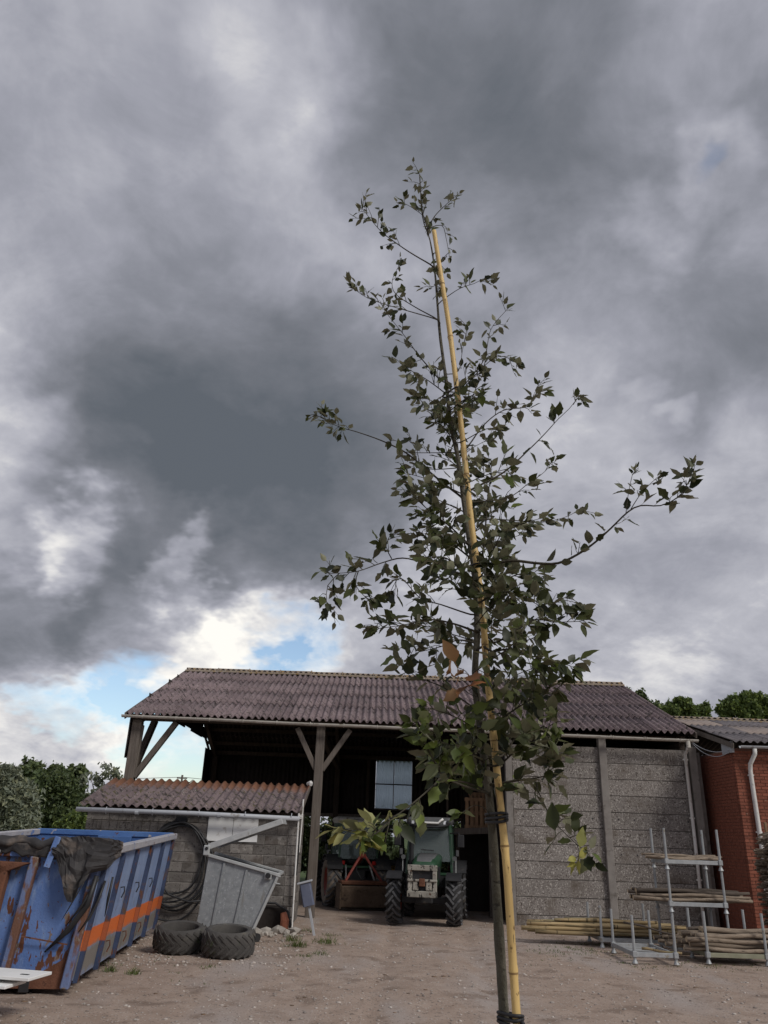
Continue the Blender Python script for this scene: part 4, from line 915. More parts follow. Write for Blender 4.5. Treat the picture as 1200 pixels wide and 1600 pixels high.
def tractor(label, loc, rz, dusty=False):
    """local frame: the nose points to -Y"""
    t = thing('tractor', label, 'tractor', loc, (0, 0, rz))
    fy, ry = -1.02, .92
    for s in (-1, 1):
        w = obj('wheel', FT, None, t, (s*.69, fy, .50), (random.uniform(0, 3), 0, 0 if s < 0 else PI)); obj('rim', FR, None, w)
        w = obj('wheel', RTD if dusty else RT, None, t, (s*.68, ry, .63), (random.uniform(0, 3), 0, 0 if s < 0 else PI)); obj('rim', RR, None, w)
    MB().box((0, -.35, .62), (.42, 2.0, .36)).box((0, .75, .70), (.5, .8, .5)).build('chassis', 'dark_metal', t, .03)
    MB().beam((-.55, fy, .50), (.55, fy, .50), .16, .14).box((0, fy, .56), (.24, .3, .24)).build('front_axle', 'dark_metal', t, .02)
    MB().tube([(-.6, ry, .63), (.6, ry, .63)], .13, 12).build('rear_axle', 'dark_metal', t)
    # bonnet
    loft([rsec(-1.50, .25, .82, 1.24, .10), rsec(-1.46, .285, .78, 1.31, .12), rsec(-1.1, .30, .76, 1.38, .12), rsec(-.5, .315, .76, 1.44, .11), rsec(.02, .33, .76, 1.47, .10)], 'bonnet', 'tractor_green', t, smooth=True)
    loft([rsec(-1.53, .20, .86, 1.19, .07), rsec(-1.49, .235, .84, 1.23, .08)], 'grille', 'dark_metal', t)
    loft([rsec(-1.40, .20, 1.30, 1.362, .05), rsec(-.9, .22, 1.32, 1.425, .05), rsec(-.05, .24, 1.36, 1.49, .05)], 'bonnet_top', 'grey_plastic', t, smooth=True)
    for s in (-1, 1):
        MB().box((s*.17, -1.515, 1.12), (.12, .05, .10)).build('headlight', 'lamp_glass', t, .012)
        # side grilles
        for k in range(5): MB().box((s*.312, -1.0+k*.12, 1.08), (.012, .07, .26)).build('side_slot', 'dark_metal', t)
    # cab
    CW, CT = .56, .50; z0, z1 = 1.02, 2.12; ya, yb = .02, 1.22
    cab = MB()
    P = {(s, q): ((s*CW, (ya if q < 0 else yb), z0), (s*CT, (ya+.10 if q < 0 else yb-.06), z1)) for s in (-1, 1) for q in (-1, 1)}
    for k, (a, b) in P.items(): cab.beam(a, b, .055, .065, (0, 1, 0))
    for s in (-1, 1):
        cab.beam(P[(s, -1)][0], P[(s, 1)][0], .05, .06); cab.beam(P[(s, -1)][1], P[(s, 1)][1], .05, .05)
        cab.beam((s*CW, .66, z0), (s*CT, .66, z1), .045, .04, (0, 1, 0))
    for q in (-1, 1): cab.beam(P[(-1, q)][0], P[(1, q)][0], .05, .06); cab.beam(P[(-1, q)][1], P[(1, q)][1], .05, .05)
    cab.build('cab_frame', 'tractor_green', t, .008)
    def pane(a, b, c, d, name):
        a, b, c, d = map(Vector, (a, b, c, d)); n = (b-a).cross(d-a).normalized()*.006
        return MB().add([a, b, c, d, a+n, b+n, c+n, d+n], [(0, 1, 2, 3), (7, 6, 5, 4), (0, 4, 5, 1), (1, 5, 6, 2), (2, 6, 7, 3), (3, 7, 4, 0)]).build(name, 'cab_glass', t)
    A = lambda s, q, k: Vector(P[(s, q)][k])
    pane(A(-1, -1, 0)+Vector((.03, 0, .28)), A(1, -1, 0)+Vector((-.03, 0, .28)), A(1, -1, 1)+Vector((-.02, -.01, -.03)), A(-1, -1, 1)+Vector((.02, -.01, -.03)), 'windscreen')
    pane(A(-1, 1, 0)+Vector((.03, 0, .20)), A(1, 1, 0)+Vector((-.03, 0, .20)), A(1, 1, 1)+Vector((-.02, 0, -.03)), A(-1, 1, 1)+Vector((.02, 0, -.03)), 'rear_window')
    for s in (-1, 1): pane(A(s, -1, 0)+Vector((0, .04, .05)), A(s, 1, 0)+Vector((0, -.04, .05)), A(s, 1, 1)+Vector((0, -.02, -.03)), A(s, -1, 1)+Vector((0, .02, -.03)), 'side_window')
    MB().mm((-CW, ya-.01, z0-.30), (CW, ya+.03, z0+.02)).build('bulkhead', 'dark_metal', t)
    MB().mm((-CW+.05, ya+.05, z0-.1), (CW-.05, yb-.05, z0-.02)).build('cab_floor', 'dark_metal', t)
    MB().box((0, .72, 1.16), (.46, .46, .14)).build('seat', 'grey_plastic', t, .04); MB().box((0, .94, 1.48), (.44, .12, .55), (-.12, 0, 0)).build('seat_back', 'grey_plastic', t, .05)
    MB().beam((0, .18, 1.05), (0, .34, 1.45), .06, .06).build('steering_column', 'dark_metal', t); MB().lathe([(.17, -.012), (.19, -.012), (.19, .012), (.17, .012)], 20, 'z', (0, .36, 1.47), closed=True).build('steering_wheel', 'dark_metal', t)
    MB().box((-.0, .12, 1.36), (.5, .14, .14)).build('dashboard', 'dark_metal', t, .03)
    roof = loft([rsec(-.16, .47, z1+.01, z1+.10, .05), rsec(-.08, .56, z1+.00, z1+.19, .08), rsec(.5, .575, z1, z1+.21, .08), rsec(1.2, .56, z1, z1+.18, .08), rsec(1.30, .48, z1+.01, z1+.10, .05)], 'cab_roof', 'tractor_white' if dusty else 'grey_plastic', t, smooth=True)
    for s in (-1, 1):
        for yy, q in ((-.15, -1), (1.29, 1)):
            MB().lathe([(0, 0), (.055, 0), (.05, .07*-q), (0, .07*-q)], 14, 'y', (s*.42, yy+.02*q, z1+.06)).build('work_light', 'lamp_glass', roof)
        MB().lathe([(0, -.04), (.062, -.02), (.062, .05), (0, .06)], 14, 'y', (s*.49, -.16, z1+.07)).build('light_housing', 'dark_metal', roof)
    MB().tube([(-.30, -.17, z1+.12), (-.24, -.19, z1+.06), (.24, -.19, z1+.06), (.30, -.17, z1+.12), (.36, -.16, z1+.16)], .028, 8).build('visor_bar', 'white_paint', roof, smooth=True)
    MB().tube([(-.48, -.15, z1+.02), (-.2, -.20, z1-.03), (.2, -.20, z1-.03), (.48, -.15, z1+.02)], .03, 8).build('visor', 'dark_metal', roof, smooth=True)
    # mudguards, exhaust, mirrors, steps
    for s in (-1, 1):
        for cy, R_, W_, zc, a0, a1, m in ((fy, .60, .36, .50, .35, 2.3, 'dark_metal'), (ry, .70, .42, .63, .5, 2.5, 'dark_metal')):
            n_ = 12; vs = []
            for i in range(n_+1):
                a = a0+(a1-a0)*i/n_
                for rr in (R_, R_-.02):
                    for xx in (-W_/2, W_/2): vs.append((s*.69+xx, cy-rr*math.cos(PI-a)*1.0, zc+rr*math.sin(a)))
            fs = []
            for i in range(n_): b0 = i*4; fs += [(b0, b0+1, b0+5, b0+4), (b0+2, b0+6, b0+7, b0+3), (b0, b0+4, b0+6, b0+2), (b0+1, b0+3, b0+7, b0+5)]
            fs += [(0, 2, 3, 1), (n_*4, n_*4+1, n_*4+3, n_*4+2)]
            MB().add(vs, fs).build('mudguard', m, t)
            if cy == fy: MB().beam((s*.50, fy, .55), (s*.69, fy, 1.08), .05, .05).build('mudguard_bracket', 'dark_metal', t)
        MB().tube([(s*.52, .04, 1.95), (s*.74, -.06, 1.97), (s*.78, -.06, 1.85)], .016, 6).build('mirror_arm', 'dark_metal', t)
        MB().box((s*.79, -.05, 1.78), (.17, .05, .30)).build('mirror', 'dark_metal', t, .02)
        MB().tube([(s*.60, .10, 1.40), (s*.66, .04, 1.40), (s*.66, .04, 1.02), (s*.60, .08, 1.02)], .014, 6).build('grab_rail', 'galv_rim', t)
        MB().box((s*.60, .22, .52), (.24, .30, .03)).build('step', 'dark_metal', t); MB().box((s*.56, .22, .80), (.2, .28, .03)).build('step', 'dark_metal', t)
        MB().box((s*.46, .10, .78), (.16, .5, .42)).build('tank', 'dark_metal', t, .04)
        MB().box((s*.70, -.02, 1.50), (.07, .06, .14)).build('indicator', 'grey_plastic', t, .01)
        MB().lathe([(0, 0), (.055, 0), (.05, .07), (0, .07)], 12, 'y', (s*.64, -.06, 1.38)).build('side_lamp', 'grey_plastic', t)
        MB().box((s*.46, 1.27, 1.12), (.14, .05, .10)).build('tail_lamp', 'red_lamp', t, .01)
    MB().tube([(-.44, -.03, .95), (-.44, -.03, 1.25), (-.44, -.03, 2.05), (-.44, -.09, 2.13)], [.05, .055, .05, .04], 12).build('exhaust', 'dark_metal', t, smooth=True)
    MB().beam((-.2, -.05, 1.565), (.12, -.04, 1.545), .012, .02).build('wiper', 'dark_metal', t)
    return t
ta = tractor('dark green narrow tractor facing out of the barn with a chipped front linkage', (1.42, 20.95, 0), math.radians(-9))
# front linkage block with chipped pale paint
for z, h, y in ((1.20, .12, -1.68), (.94, .05, -1.70), (.66, .13, -1.70)): MB().box((0, y, z), (.68, .10, h)).build('linkage_bar', 'chipped_white', ta, .012)
for s in (-1, 1):
    MB().box((s*.28, -1.66, .93), (.10, .12, .52)).build('linkage_side', 'chipped_white', ta, .015); MB().box((s*.15, -1.70, .84), (.14, .06, .22)).build('linkage_hook', 'chipped_white', ta, .02)
MB().box((0, -1.64, .92), (.58, .06, .50)).build('linkage_back', 'dark_metal', ta, .01); MB().box((0, -1.73, .90), (.13, .07, .16)).build('coupling', 'rust', ta, .01)
MB().beam((0, -1.0, .70), (0, -1.66, .86), .34, .22).build('linkage_mount', 'dark_metal', ta, .02)
tb = tractor('green tractor parked with its rear outward and a muddy rotary tiller behind', (-.66, 24.9, 0), math.radians(180+13), True)
# rotary tiller on the rear linkage (rear is +Y in the tractor's frame)
MB().box((-.04, 1.95, .66), (1.36, .50, .10)).build('tiller_deck', 'rust', tb, .02)
MB().box((-.04, 2.26, .34), (1.38, .05, .52), (-.12, 0, 0)).build('tiller_flap', 'mud', tb, .02)
for s in (-1, 1):
    MB().box((-.04+s*.70, 1.98, .34), (.04, .62, .62)).build('tiller_side', 'mud', tb, .015)
    MB().beam((s*.50, 2.05, .70), (s*.06, 1.80, 1.32), .06, .06, (0, 1, 0)).build('headstock_arm', 'red_paint', tb, .008); MB().beam((s*.42, 1.10, .55), (s*.46, 1.85, .60), .06, .09).build('lower_arm', 'dark_metal', tb, .01)
    MB().tube([(s*.34, 1.2, 1.05), (s*.40, 1.6, .70)], .025, 8).build('lift_rod', 'galv_rim', tb)
MB().tube([(0, 1.15, 1.05), (0, 1.80, 1.28)], .035, 8).build('top_link', 'red_paint', tb); MB().box((0, 1.80, 1.32), (.16, .12, .10)).build('headstock', 'red_paint', tb, .01)
MB().tube([(-.70, 1.96, .24), (.62, 1.96, .24)], .17, 10).build('rotor', 'mud', tb)
MB().tube([(.1, 1.5, 1.2), (.16, 1.8, .95), (.05, 2.0, .72), (-.08, 1.9, .78)], .02, 7).build('hydraulic_hose', 'hose_black', tb, smooth=True)
MB().box((0, 1.24, 2.2), (.6, .05, .10)).build('rear_sign', 'grey_plastic', tb, .01)

# yellow forklift half hidden between the tractors
fk = thing('forklift', 'yellow and black forklift mast half hidden between the two tractors', 'forklift', (.55, 25.3, 0), (0, 0, .1))
for s in (-1, 1):
    MB().box((s*.26, -.55, 1.10), (.10, .14, 2.1)).build('mast_rail', 'dark_metal', fk, .01); MB().box((s*.30, -.95, .10), (.12, .9, .05)).build('fork', 'dark_metal', fk)
    for y in (-.35, .55):
        MB().lathe([(.03, -.10), (.20, -.11), (.28, -.07), (.28, .07), (.20, .11), (.03, .10)], 18, 'x', (s*.44, y, .28)).build('wheel', 'black_rubber', fk)
for z in (.35, 1.1, 2.1): MB().box((0, -.55, z), (.62, .07, .10)).build('mast_bar', 'dark_metal', fk, .01)
loft([rsec(-.40, .42, .25, .95, .12), rsec(.3, .44, .25, 1.05, .15), rsec(.85, .42, .28, 1.0, .2)], 'body', 'machine_yellow', fk, smooth=True)
for s in (-1, 1):
    for y in (-.35, .6): MB().beam((s*.38, y, .95), (s*.34, y*.8, 1.95), .04, .04).build('guard_post', 'dark_metal', fk)
MB().box((0, .06, 1.97), (.8, 1.1, .05)).build('overhead_guard', 'dark_metal', fk, .01); MB().box((0, .2, 1.12), (.4, .4, .12)).build('seat', 'dark_metal', fk, .03)

# ------------------------------------------------------------------ racks, logs, bamboo
def rack(loc, label, w=1.02, d=.74, h=.72, ph_=None, rz=0.0, group=None, beam='rack_steel'):
    t = thing('stacking_rack', label, 'rack', loc, (0, 0, rz), group); ph_ = ph_ or h
    for sx in (0, w):
        for sy in (0, d):
            p = MB().tube([(sx, sy, .06), (sx, sy, ph_)], .025, 8).build('post', 'rack_steel', t, smooth=False)
            MB().lathe([(0, 0), (.050, 0), (.028, .05), (.026, .06), (0, .06)], 10, 'z', (sx, sy, 0)).build('foot_cup', 'rack_steel', t)
            MB().box((sx, sy, .135), (.075, .075, .09)).build('corner_plate', 'rack_steel', t, .006)
    for y in (0, d): MB().beam((.03, y, .13), (w-.03, y, .13), .035, .07).build('beam', beam, t, .004)
    for x in (0, w): MB().beam((x, .03, .13), (x, d-.03, .13), .035, .07).build('beam', beam, t, .004)
    for k in range(3): MB().beam((.02, d*(k+1)/4, .125), (w-.02, d*(k+1)/4, .125), .05, .03).build('slat', 'rack_steel', t, .003)
    return t
TX, TY = 5.60, 15.98
rack((TX, TY, 0), 'galvanised stacking rack at the bottom of the tall stack, hidden by poles'); rack((TX, TY, .72), 'galvanised stacking rack of rough poles, middle level of the tall stack'); rack((TX, TY, 1.44), 'galvanised stacking rack with few thin poles, top of the tall stack')
rack((5.86, 15.14, 0), 'galvanised rack full of rough wooden poles on the ground before the tall stack', ph_=.80, beam='rack_green')
rack((4.51, 14.88, 0), 'empty galvanised rack standing on the ground beside the bamboo canes', .70, 1.25, .72)
rack((4.50, 16.86, 0), 'galvanised rack holding long bamboo canes near the concrete wall', 1.15, .95, .72)
def pole(a, b, r0, r1, m, label, cat, group, name, knots=5, wob=.016, n=8):
    a, b = Vector(a), Vector(b); K = 7; ph1, ph2 = random.uniform(0, 6), random.uniform(0, 6)
    pts = [a.lerp(b, k/K)-a+Vector((0, wob*math.sin(k*.9+ph1), wob*.7*math.sin(k*1.1+ph2))) for k in range(K+1)]
    rad = [(r0+(r1-r0)*k/K)*random.uniform(.90, 1.10) for k in range(K+1)]
    o = MB().tube(pts, rad, n, jit=.06).build(name, m, None, smooth=False, loc=a)
    me = o.data; me.materials.append(MATS['log_end'])
    for p in me.polygons:
        if len(p.vertices) == n: p.material_index = 1
        else: p.use_smooth = True
    return tag(o, label, cat, group)
R_ = random.Random(11)
def heap(x0, x1, yc, zbase, rows, r, m, label, cat, group, name, xj=.2, dy=None, dark=0.0):
    z = zbase+r; dy = dy or r*2.02
    for i, n_ in enumerate(rows):
        for k in range(n_):
            rr = r*R_.uniform(.75, 1.1); y = yc+(k-(n_-1)/2)*dy+R_.uniform(-.008, .008)
            pole((x0+R_.uniform(-xj, xj), y+R_.uniform(-.03, .03), z+R_.uniform(-.01, .01)), (x1+R_.uniform(-xj, xj), y+R_.uniform(-.03, .03), z+R_.uniform(-.01, .01)), rr, rr*R_.uniform(.7, .95), 'log_dark' if R_.random() < dark else m, label, cat, group, name, wob=.010 if 'bamboo' in name else .022)
        z += r*1.75
heap(5.70, 7.35, 15.50, .165, (8, 7, 7, 6, 4), .040, 'log_bark', 'rough bark-covered pole lying in the rack on the ground before the tall stack', 'pole', 'poles in the ground rack', 'wooden_pole', .22, .085, .2)
heap(5.05, 7.15, 16.36, .72+.165, (6, 5, 3), .038, 'log_bark', 'rough pole lying on the middle level of the tall rack stack', 'pole', 'poles on the middle rack', 'wooden_pole', .14, .1, .35)
heap(5.35, 6.72, 16.36, 1.44+.165, (5, 2), .024, 'log_bark', 'thin pale pole lying on the top level of the tall rack stack', 'pole', 'poles on the top rack', 'wooden_pole', .14, .12)
heap(5.45, 7.1, 16.36, .165, (6, 5), .036, 'log_bark', 'rough pole lying in the bottom rack of the tall stack', 'pole', 'poles in the bottom rack', 'wooden_pole', .12, .1, .4)
heap(3.45, 5.8, 17.36, .165, (7, 6, 5, 2), .040, 'bamboo_pile', 'long yellow bamboo cane lying across the rack by the concrete wall', 'cane', 'bamboo canes by the wall', 'bamboo_cane', .55, .095, .12)
pole((4.72, 15.15, .19), (5.35, 14.98, .15), .022, .02, 'bamboo_pile', 'single pale stick lying across the empty rack', 'stick', None, 'loose_stick')
pole((4.78, 16.3, .50), (5.55, 15.75, .36), .018, .014, 'log_dark', 'thin dark stick poking out of the racks beside the bamboo canes', 'stick', None, 'loose_stick')
# brushwood stack by the brick wall
bsx = thing('brushwood_stack', 'stack of cut brushwood and dark sticks leaning by the brick wall', 'brushwood', (7.78, 16.3, 0))
stk = MB()
for k in range(420):
    z = R_.uniform(.03, 1.85); y = R_.uniform(-.05, .9); x = R_.uniform(0.0, .25)
    stk.tube([(x-.03, y, z), (x+R_.uniform(.5, 1.4), y+R_.uniform(-.08, .08), z+R_.uniform(-.06, .06))], R_.uniform(.010, .026), 5)
o = stk.build('sticks', 'log_bark', bsx); o['kind'] = 'stuff'
stk = MB()
for k in range(60):
    z = 1.78+R_.uniform(0, .34); pts = [(R_.uniform(-.10, .05), R_.uniform(-.1, .5), z), (.35, R_.uniform(-.1, .5), z+R_.uniform(.0, .12)), (1.2, R_.uniform(-.1, .5), z+R_.uniform(-.1, .1))]
    stk.tube(pts, R_.uniform(.008, .016), 5)
o = stk.build('withies', 'log_bark', bsx); o['kind'] = 'stuff'
for y in (-.10, .5): MB().beam((.22, y, 0), (.20, y, 2.35), .05, .05).build('stake', 'pallet_wood', bsx, .004)

# ------------------------------------------------------------------ foliage helper
def leaf_cloud(centres, sizes, rs, flat=.0, elong=1.5):
    """bent two-quad leaf sprays at the given centres"""
    n = len(centres); q = rs.normal(size=(n, 3)); q /= np.linalg.norm(q, axis=1)[:, None]
    a = rs.normal(size=(n, 3)); a -= (a*q).sum(1)[:, None]*q; a /= np.linalg.norm(a, axis=1)[:, None]; b = np.cross(q, a)
    s = sizes[:, None]; V = np.empty((n, 6, 3))
    V[:, 0] = centres-a*s*.5*elong; V[:, 1] = centres+b*s*.45+q*s*.12-a*s*.05; V[:, 2] = centres+a*s*.5*elong
    V[:, 3] = centres-b*s*.45+q*s*.12+a*s*.05; V[:, 4] = centres+q*s*.0; V[:, 5] = centres
    base = (np.arange(n)*6)[:, None]
    F = np.concatenate([base+np.array([[0, 1, 2]]), base+np.array([[0, 2, 3]])], 0)
    return V.reshape(-1, 3), F
def make_tree(name, label, lobes, nper, leaf, m, trunk_base, trunk_r, group=None, seed=0, gaps=.35, cat='tree', droop=0.0):
    rs = np.random.default_rng(seed); C = []; S = []
    for (c, r) in lobes:
        c = np.array(c); r = np.array(r if isinstance(r, (tuple, list)) else (r, r, r), float)
        # sub-clumps on the lobe, leaves gathered round each
        k = max(10, int(nper/55)); d = rs.normal(size=(k, 3)); d /= np.linalg.norm(d, axis=1)[:, None]
        rad = rs.uniform(.35, 1.0, (k, 1))**.6; sub = c+d*r*rad
        keep = rs.random(k) > gaps*.5; sub = sub[keep]; k = len(sub)
        idx = rs.integers(0, k, nper); sp = rs.normal(size=(nper, 3))*r.mean()*.19
        P_ = sub[idx]+sp
        if droop: P_[:, 2] -= droop*np.abs(rs.normal(size=nper))*r.mean()
        C.append(P_); S.append(np.full(nper, leaf)*rs.uniform(.6, 1.4, nper))
    C = np.concatenate(C); S = np.concatenate(S); ok = C[:, 2] > .05; C = C[ok]; S = S[ok]
    t = thing(name, label, cat, trunk_base, (0, 0, 0), group); off = np.array(trunk_base)
    V, F = leaf_cloud(C-off, S, rs, elong=2.6 if droop else 1.5)
    rv = np.repeat(rs.random(len(C)), 6)
    obj('crown', fastmesh('crown', V, F, rv, (m,)), None, t)
    mb = MB(); top = np.mean([np.array(c) for c, _ in lobes], 0)-off
    if trunk_r: 
        mb.tube([(0, 0, -.1), (top[0]*.1, top[1]*.1, top[2]*.35), (top[0]*.5, top[1]*.5, top[2]*.75)], [trunk_r, trunk_r*.8, trunk_r*.5], 8)
        for c, r in lobes:
            e = Vector(np.array(c)-off); s0 = Vector((top[0]*.3, top[1]*.3, top[2]*.5)); mb.tube([s0, s0.lerp(e, .5)+Vector((0, 0, .1)), e], [trunk_r*.45, trunk_r*.3, trunk_r*.12], 6)
        mb.build('trunk', 'bark_tree', t, smooth=True)
    return t
def lob(Y, *L):
    out = []
    for x, y, r in L:
        c = pp(x, y, Y); k = (c-CP).length/FPX; out.append((tuple(c), (r*k, r*k*1.1, r*k)))
    return out
def base_of(Y, x, y): c = pp(x, y, Y); return (c.x, c.y, 0)
TG = 'trees beyond the yard'
make_tree('willow_tree', 'pale grey-green willow behind the blue skip', lob(40, (-8, 1262, 34), (28, 1245, 24), (30, 1275, 22), (-30, 1235, 34), (10, 1215, 16), (44, 1288, 12), (5, 1300, 26)), 4200, .115, 'fol_willow', base_of(40, 5, 1300), .25, TG, 1, .2, droop=.25)
make_tree('broadleaf_tree', 'dark green rounded tree growing right behind the pale willow', lob(48, (75, 1250, 34), (100, 1272, 26), (60, 1285, 26), (92, 1232, 20), (118, 1262, 16), (108, 1292, 22)), 3600, .15, 'fol_dark', base_of(48, 85, 1300), .25, TG, 2, .2)
make_tree('broadleaf_tree', 'taller mid-green tree top rising above the dark tree and willow', lob(58, (46, 1212, 17), (30, 1222, 15), (62, 1225, 15), (18, 1212, 10), (45, 1250, 22)), 2000, .22, 'fol_mid', base_of(58, 45, 1300), .3, TG, 3, .3)
make_tree('broadleaf_tree', 'olive green tree of loose crown between dark tree and airy tree', lob(54, (98, 1222, 16), (118, 1212, 13), (84, 1210, 11), (112, 1240, 17), (128, 1258, 15), (120, 1285, 18)), 1500, .2, 'fol_mid', base_of(54, 105, 1300), .25, TG, 4, .45)
make_tree('airy_tree', 'thin airy tree with sky showing through beside the barn post', lob(50, (142, 1215, 15), (160, 1208, 12), (178, 1214, 13), (150, 1235, 13), (172, 1232, 12), (188, 1222, 9), (138, 1250, 12)), 170, .16, 'fol_willow', base_of(50, 155, 1300), .12, TG, 5, .6)
make_tree('shrub', 'yellow-green shrub low behind the skip rim beside the shed', lob(34, (100, 1290, 12), (118, 1284, 14), (84, 1297, 8), (128, 1296, 12)), 700, .12, 'fol_fresh', base_of(34, 110, 1300), .06, None, 6, .3, 'shrub')
make_tree('leafy_tree', 'bright green leafy tree top showing between the barn roof slope and the brick building ridge', lob(36, (1050, 1112, 13), (1075, 1106, 12), (1062, 1100, 8), (1097, 1112, 11), (1085, 1125, 18), (1040, 1122, 12)), 1500, .12, 'fol_fresh', base_of(36, 1075, 1300), .22, 'trees behind the roofs', 7, .4)
make_tree('leafy_tree', 'bright green tree with the tallest crown above the brick building roof', lob(38, (1145, 1104, 14), (1168, 1098, 13), (1190, 1104, 15), (1132, 1112, 10), (1170, 1118, 20), (1205, 1112, 16)), 1700, .12, 'fol_fresh', base_of(38, 1168, 1300), .24, 'trees behind the roofs', 8, .4)
make_tree('leafy_tree', 'darker tree peeping just over the right slope of the barn roof', lob(44, (1000, 1098, 14), (975, 1088, 12), (1022, 1108, 12), (1000, 1120, 24)), 1400, .13, 'fol_mid', base_of(44, 1000, 1300), .22, 'trees behind the roofs', 9, .4)
for k, (x, y, s, lab) in enumerate(((-5.3, 35.0, 1.5, 'dark bush behind the barn at the shed end'), (-2.6, 34.4, 1.45, 'dark green bush behind the barn between the post and the parked tractor'), (-.3, 35.4, 1.5, 'green bush seen through the barn above the tiller tractor'), (2.0, 34.8, 1.5, 'green bush seen through the barn beside the forklift'), (4.6, 35.6, 1.6, 'dark bush behind the barn at the loft end'))):
    rs = np.random.default_rng(50+k); L_ = [((x+rs.uniform(-1, 1), y+rs.uniform(-.5, .8), z), rs.uniform(.6, .95)*s*.75) for z in (.6, 1.0, 1.4, 1.9, 2.3, 2.7)]
    make_tree('bush', lab, L_, 1000, .13, ('fol_dark', 'fol_mid')[k % 2], (x, y, 0), .06, 'bushes behind the barn', 60+k, .3, 'bush')

# far utility pole with wires
up_ = thing('utility_pole', 'distant utility pole seen through the open barn end', 'pole', (-18.9, 80, 0))
MB().tube([(0, 0, -.2), (0, 0, 6.7)], [.16, .10], 8).build('pole', 'timber_grey', up_); MB().beam((-.5, 0, 6.4), (.5, 0, 6.4), .1, .1).build('cross_arm', 'timber_grey', up_)
for s in (-1, 1): MB().tube([(s*.05, 0, 6.5), (s*9, 1, 6.0), (s*20, 2, 6.1)], .022, 4).build('wire', 'wire', up_)

# ------------------------------------------------------------------ young tree and its stake
TY0 = 2.5
def px3(pts, Y0=TY0, dY=0.0, bow=0.0):
    n = len(pts); return [pp(x, y, Y0+dY*(i/max(1, n-1))) for i, (x, y) in enumerate(pts)]
def smooth_line(P, step=.03):
    """Catmull-Rom resample"""
    P = [Vector(p) for p in P]; out = []
    for i in range(len(P)-1):
        p0, p1, p2, p3 = P[max(i-1, 0)], P[i], P[i+1], P[min(i+2, len(P)-1)]; n = max(2, int((p2-p1).length/step))
        for k in range(n):
            t = k/n; out.append(.5*((2*p1)+(-p0+p2)*t+(2*p0-5*p1+4*p2-p3)*t*t+(-p0+3*p1-3*p2+p3)*t**3))
    return out+[P[-1]]
stake_px = [(808, 1598), (799, 1469), (793.7, 1381), (787, 1305), (781, 1250), (775, 1190), (766, 1100), (760, 1040), (754, 957), (744.5, 880), (735, 803), (719.6, 656), (710, 576), (700, 499), (688, 425), (678, 360)]
trunk_px = [(788, 1600), (783, 1510), (777, 1420), (772, 1340), (766, 1260), (758, 1195), (750, 1130), (743, 1070), (743, 1030), (746, 985), (742, 900), (731, 830), (725, 784), (714, 707), (704, 664), (697, 595), (687, 518), (680, 430), (672, 376), (660, 338), (656, 273)]
SP = smooth_line(px3(stake_px, TY0-.035), .05); d0 = (SP[0]-SP[3]).normalized(); SP = [SP[0]+d0*(SP[0].z/-d0.z)*f for f in (1.02, .66, .33)]+SP
TP = smooth_line(px3(trunk_px, TY0+.015), .03); d0 = (TP[0]-TP[5]).normalized(); d0.x *= .5; d0.normalize(); TP = [TP[0]+d0*(TP[0].z/-d0.z)*f for f in (1.02, .66, .33)]+TP
stake = thing('bamboo_stake', 'tall yellow bamboo stake tied upright against the young tree', 'stake', (SP[0].x, SP[0].y, 0)); so_ = Vector((SP[0].x, SP[0].y, 0))
n_ = len(SP); L_ = [0]
for i in range(1, n_): L_.append(L_[-1]+(SP[i]-SP[i-1]).length)
tot = L_[-1]; fine = []; rad = []
nodes = [.30, .62, .93, 1.23, 1.545, 1.86, 2.17, 2.47, 2.78, 3.08, 3.38, 3.66, 3.92]
for j in range(int(tot/.012)+1):
    l = min(j*.012, tot-1e-4); i = max(k for k in range(n_) if L_[k] <= l); i = min(i, n_-2); f = (l-L_[i])/(L_[i+1]-L_[i]); fine.append(SP[i].lerp(SP[i+1], f)-so_)
    r = .0132-.0042*(l/tot); r *= 1+.16*max(math.exp(-((l-q)/.010)**2) for q in nodes)+.004*math.sin(l*9); rad.append(r)
MB().tube(fine, rad, 14).build('cane', 'stake_bamboo', stake, smooth=True)
for q in nodes:
    if q < tot-.05:
        j = int(q/.012); MB().tube([fine[j], fine[j]+(fine[j+1]-fine[j]).normalized()*.006], [rad[j]*1.03]*2, 14).build('node_ring', 'stake_node', stake)

tree = thing('young_tree', 'young staked tree with dark leathery leaves and pale leaf undersides', 'tree', (TP[0].x, TP[0].y, 0)); to_ = Vector((TP[0].x, TP[0].y, 0))
nT = len(TP); trad = [max(.0022, .0155*(1-i/nT)**.8*(1+.05*math.sin(i*.9))) for i in range(nT)]
MB().tube([p-to_ for p in TP], trad, 10, jit=.05).build('trunk', 'bark_young', tree, smooth=True)
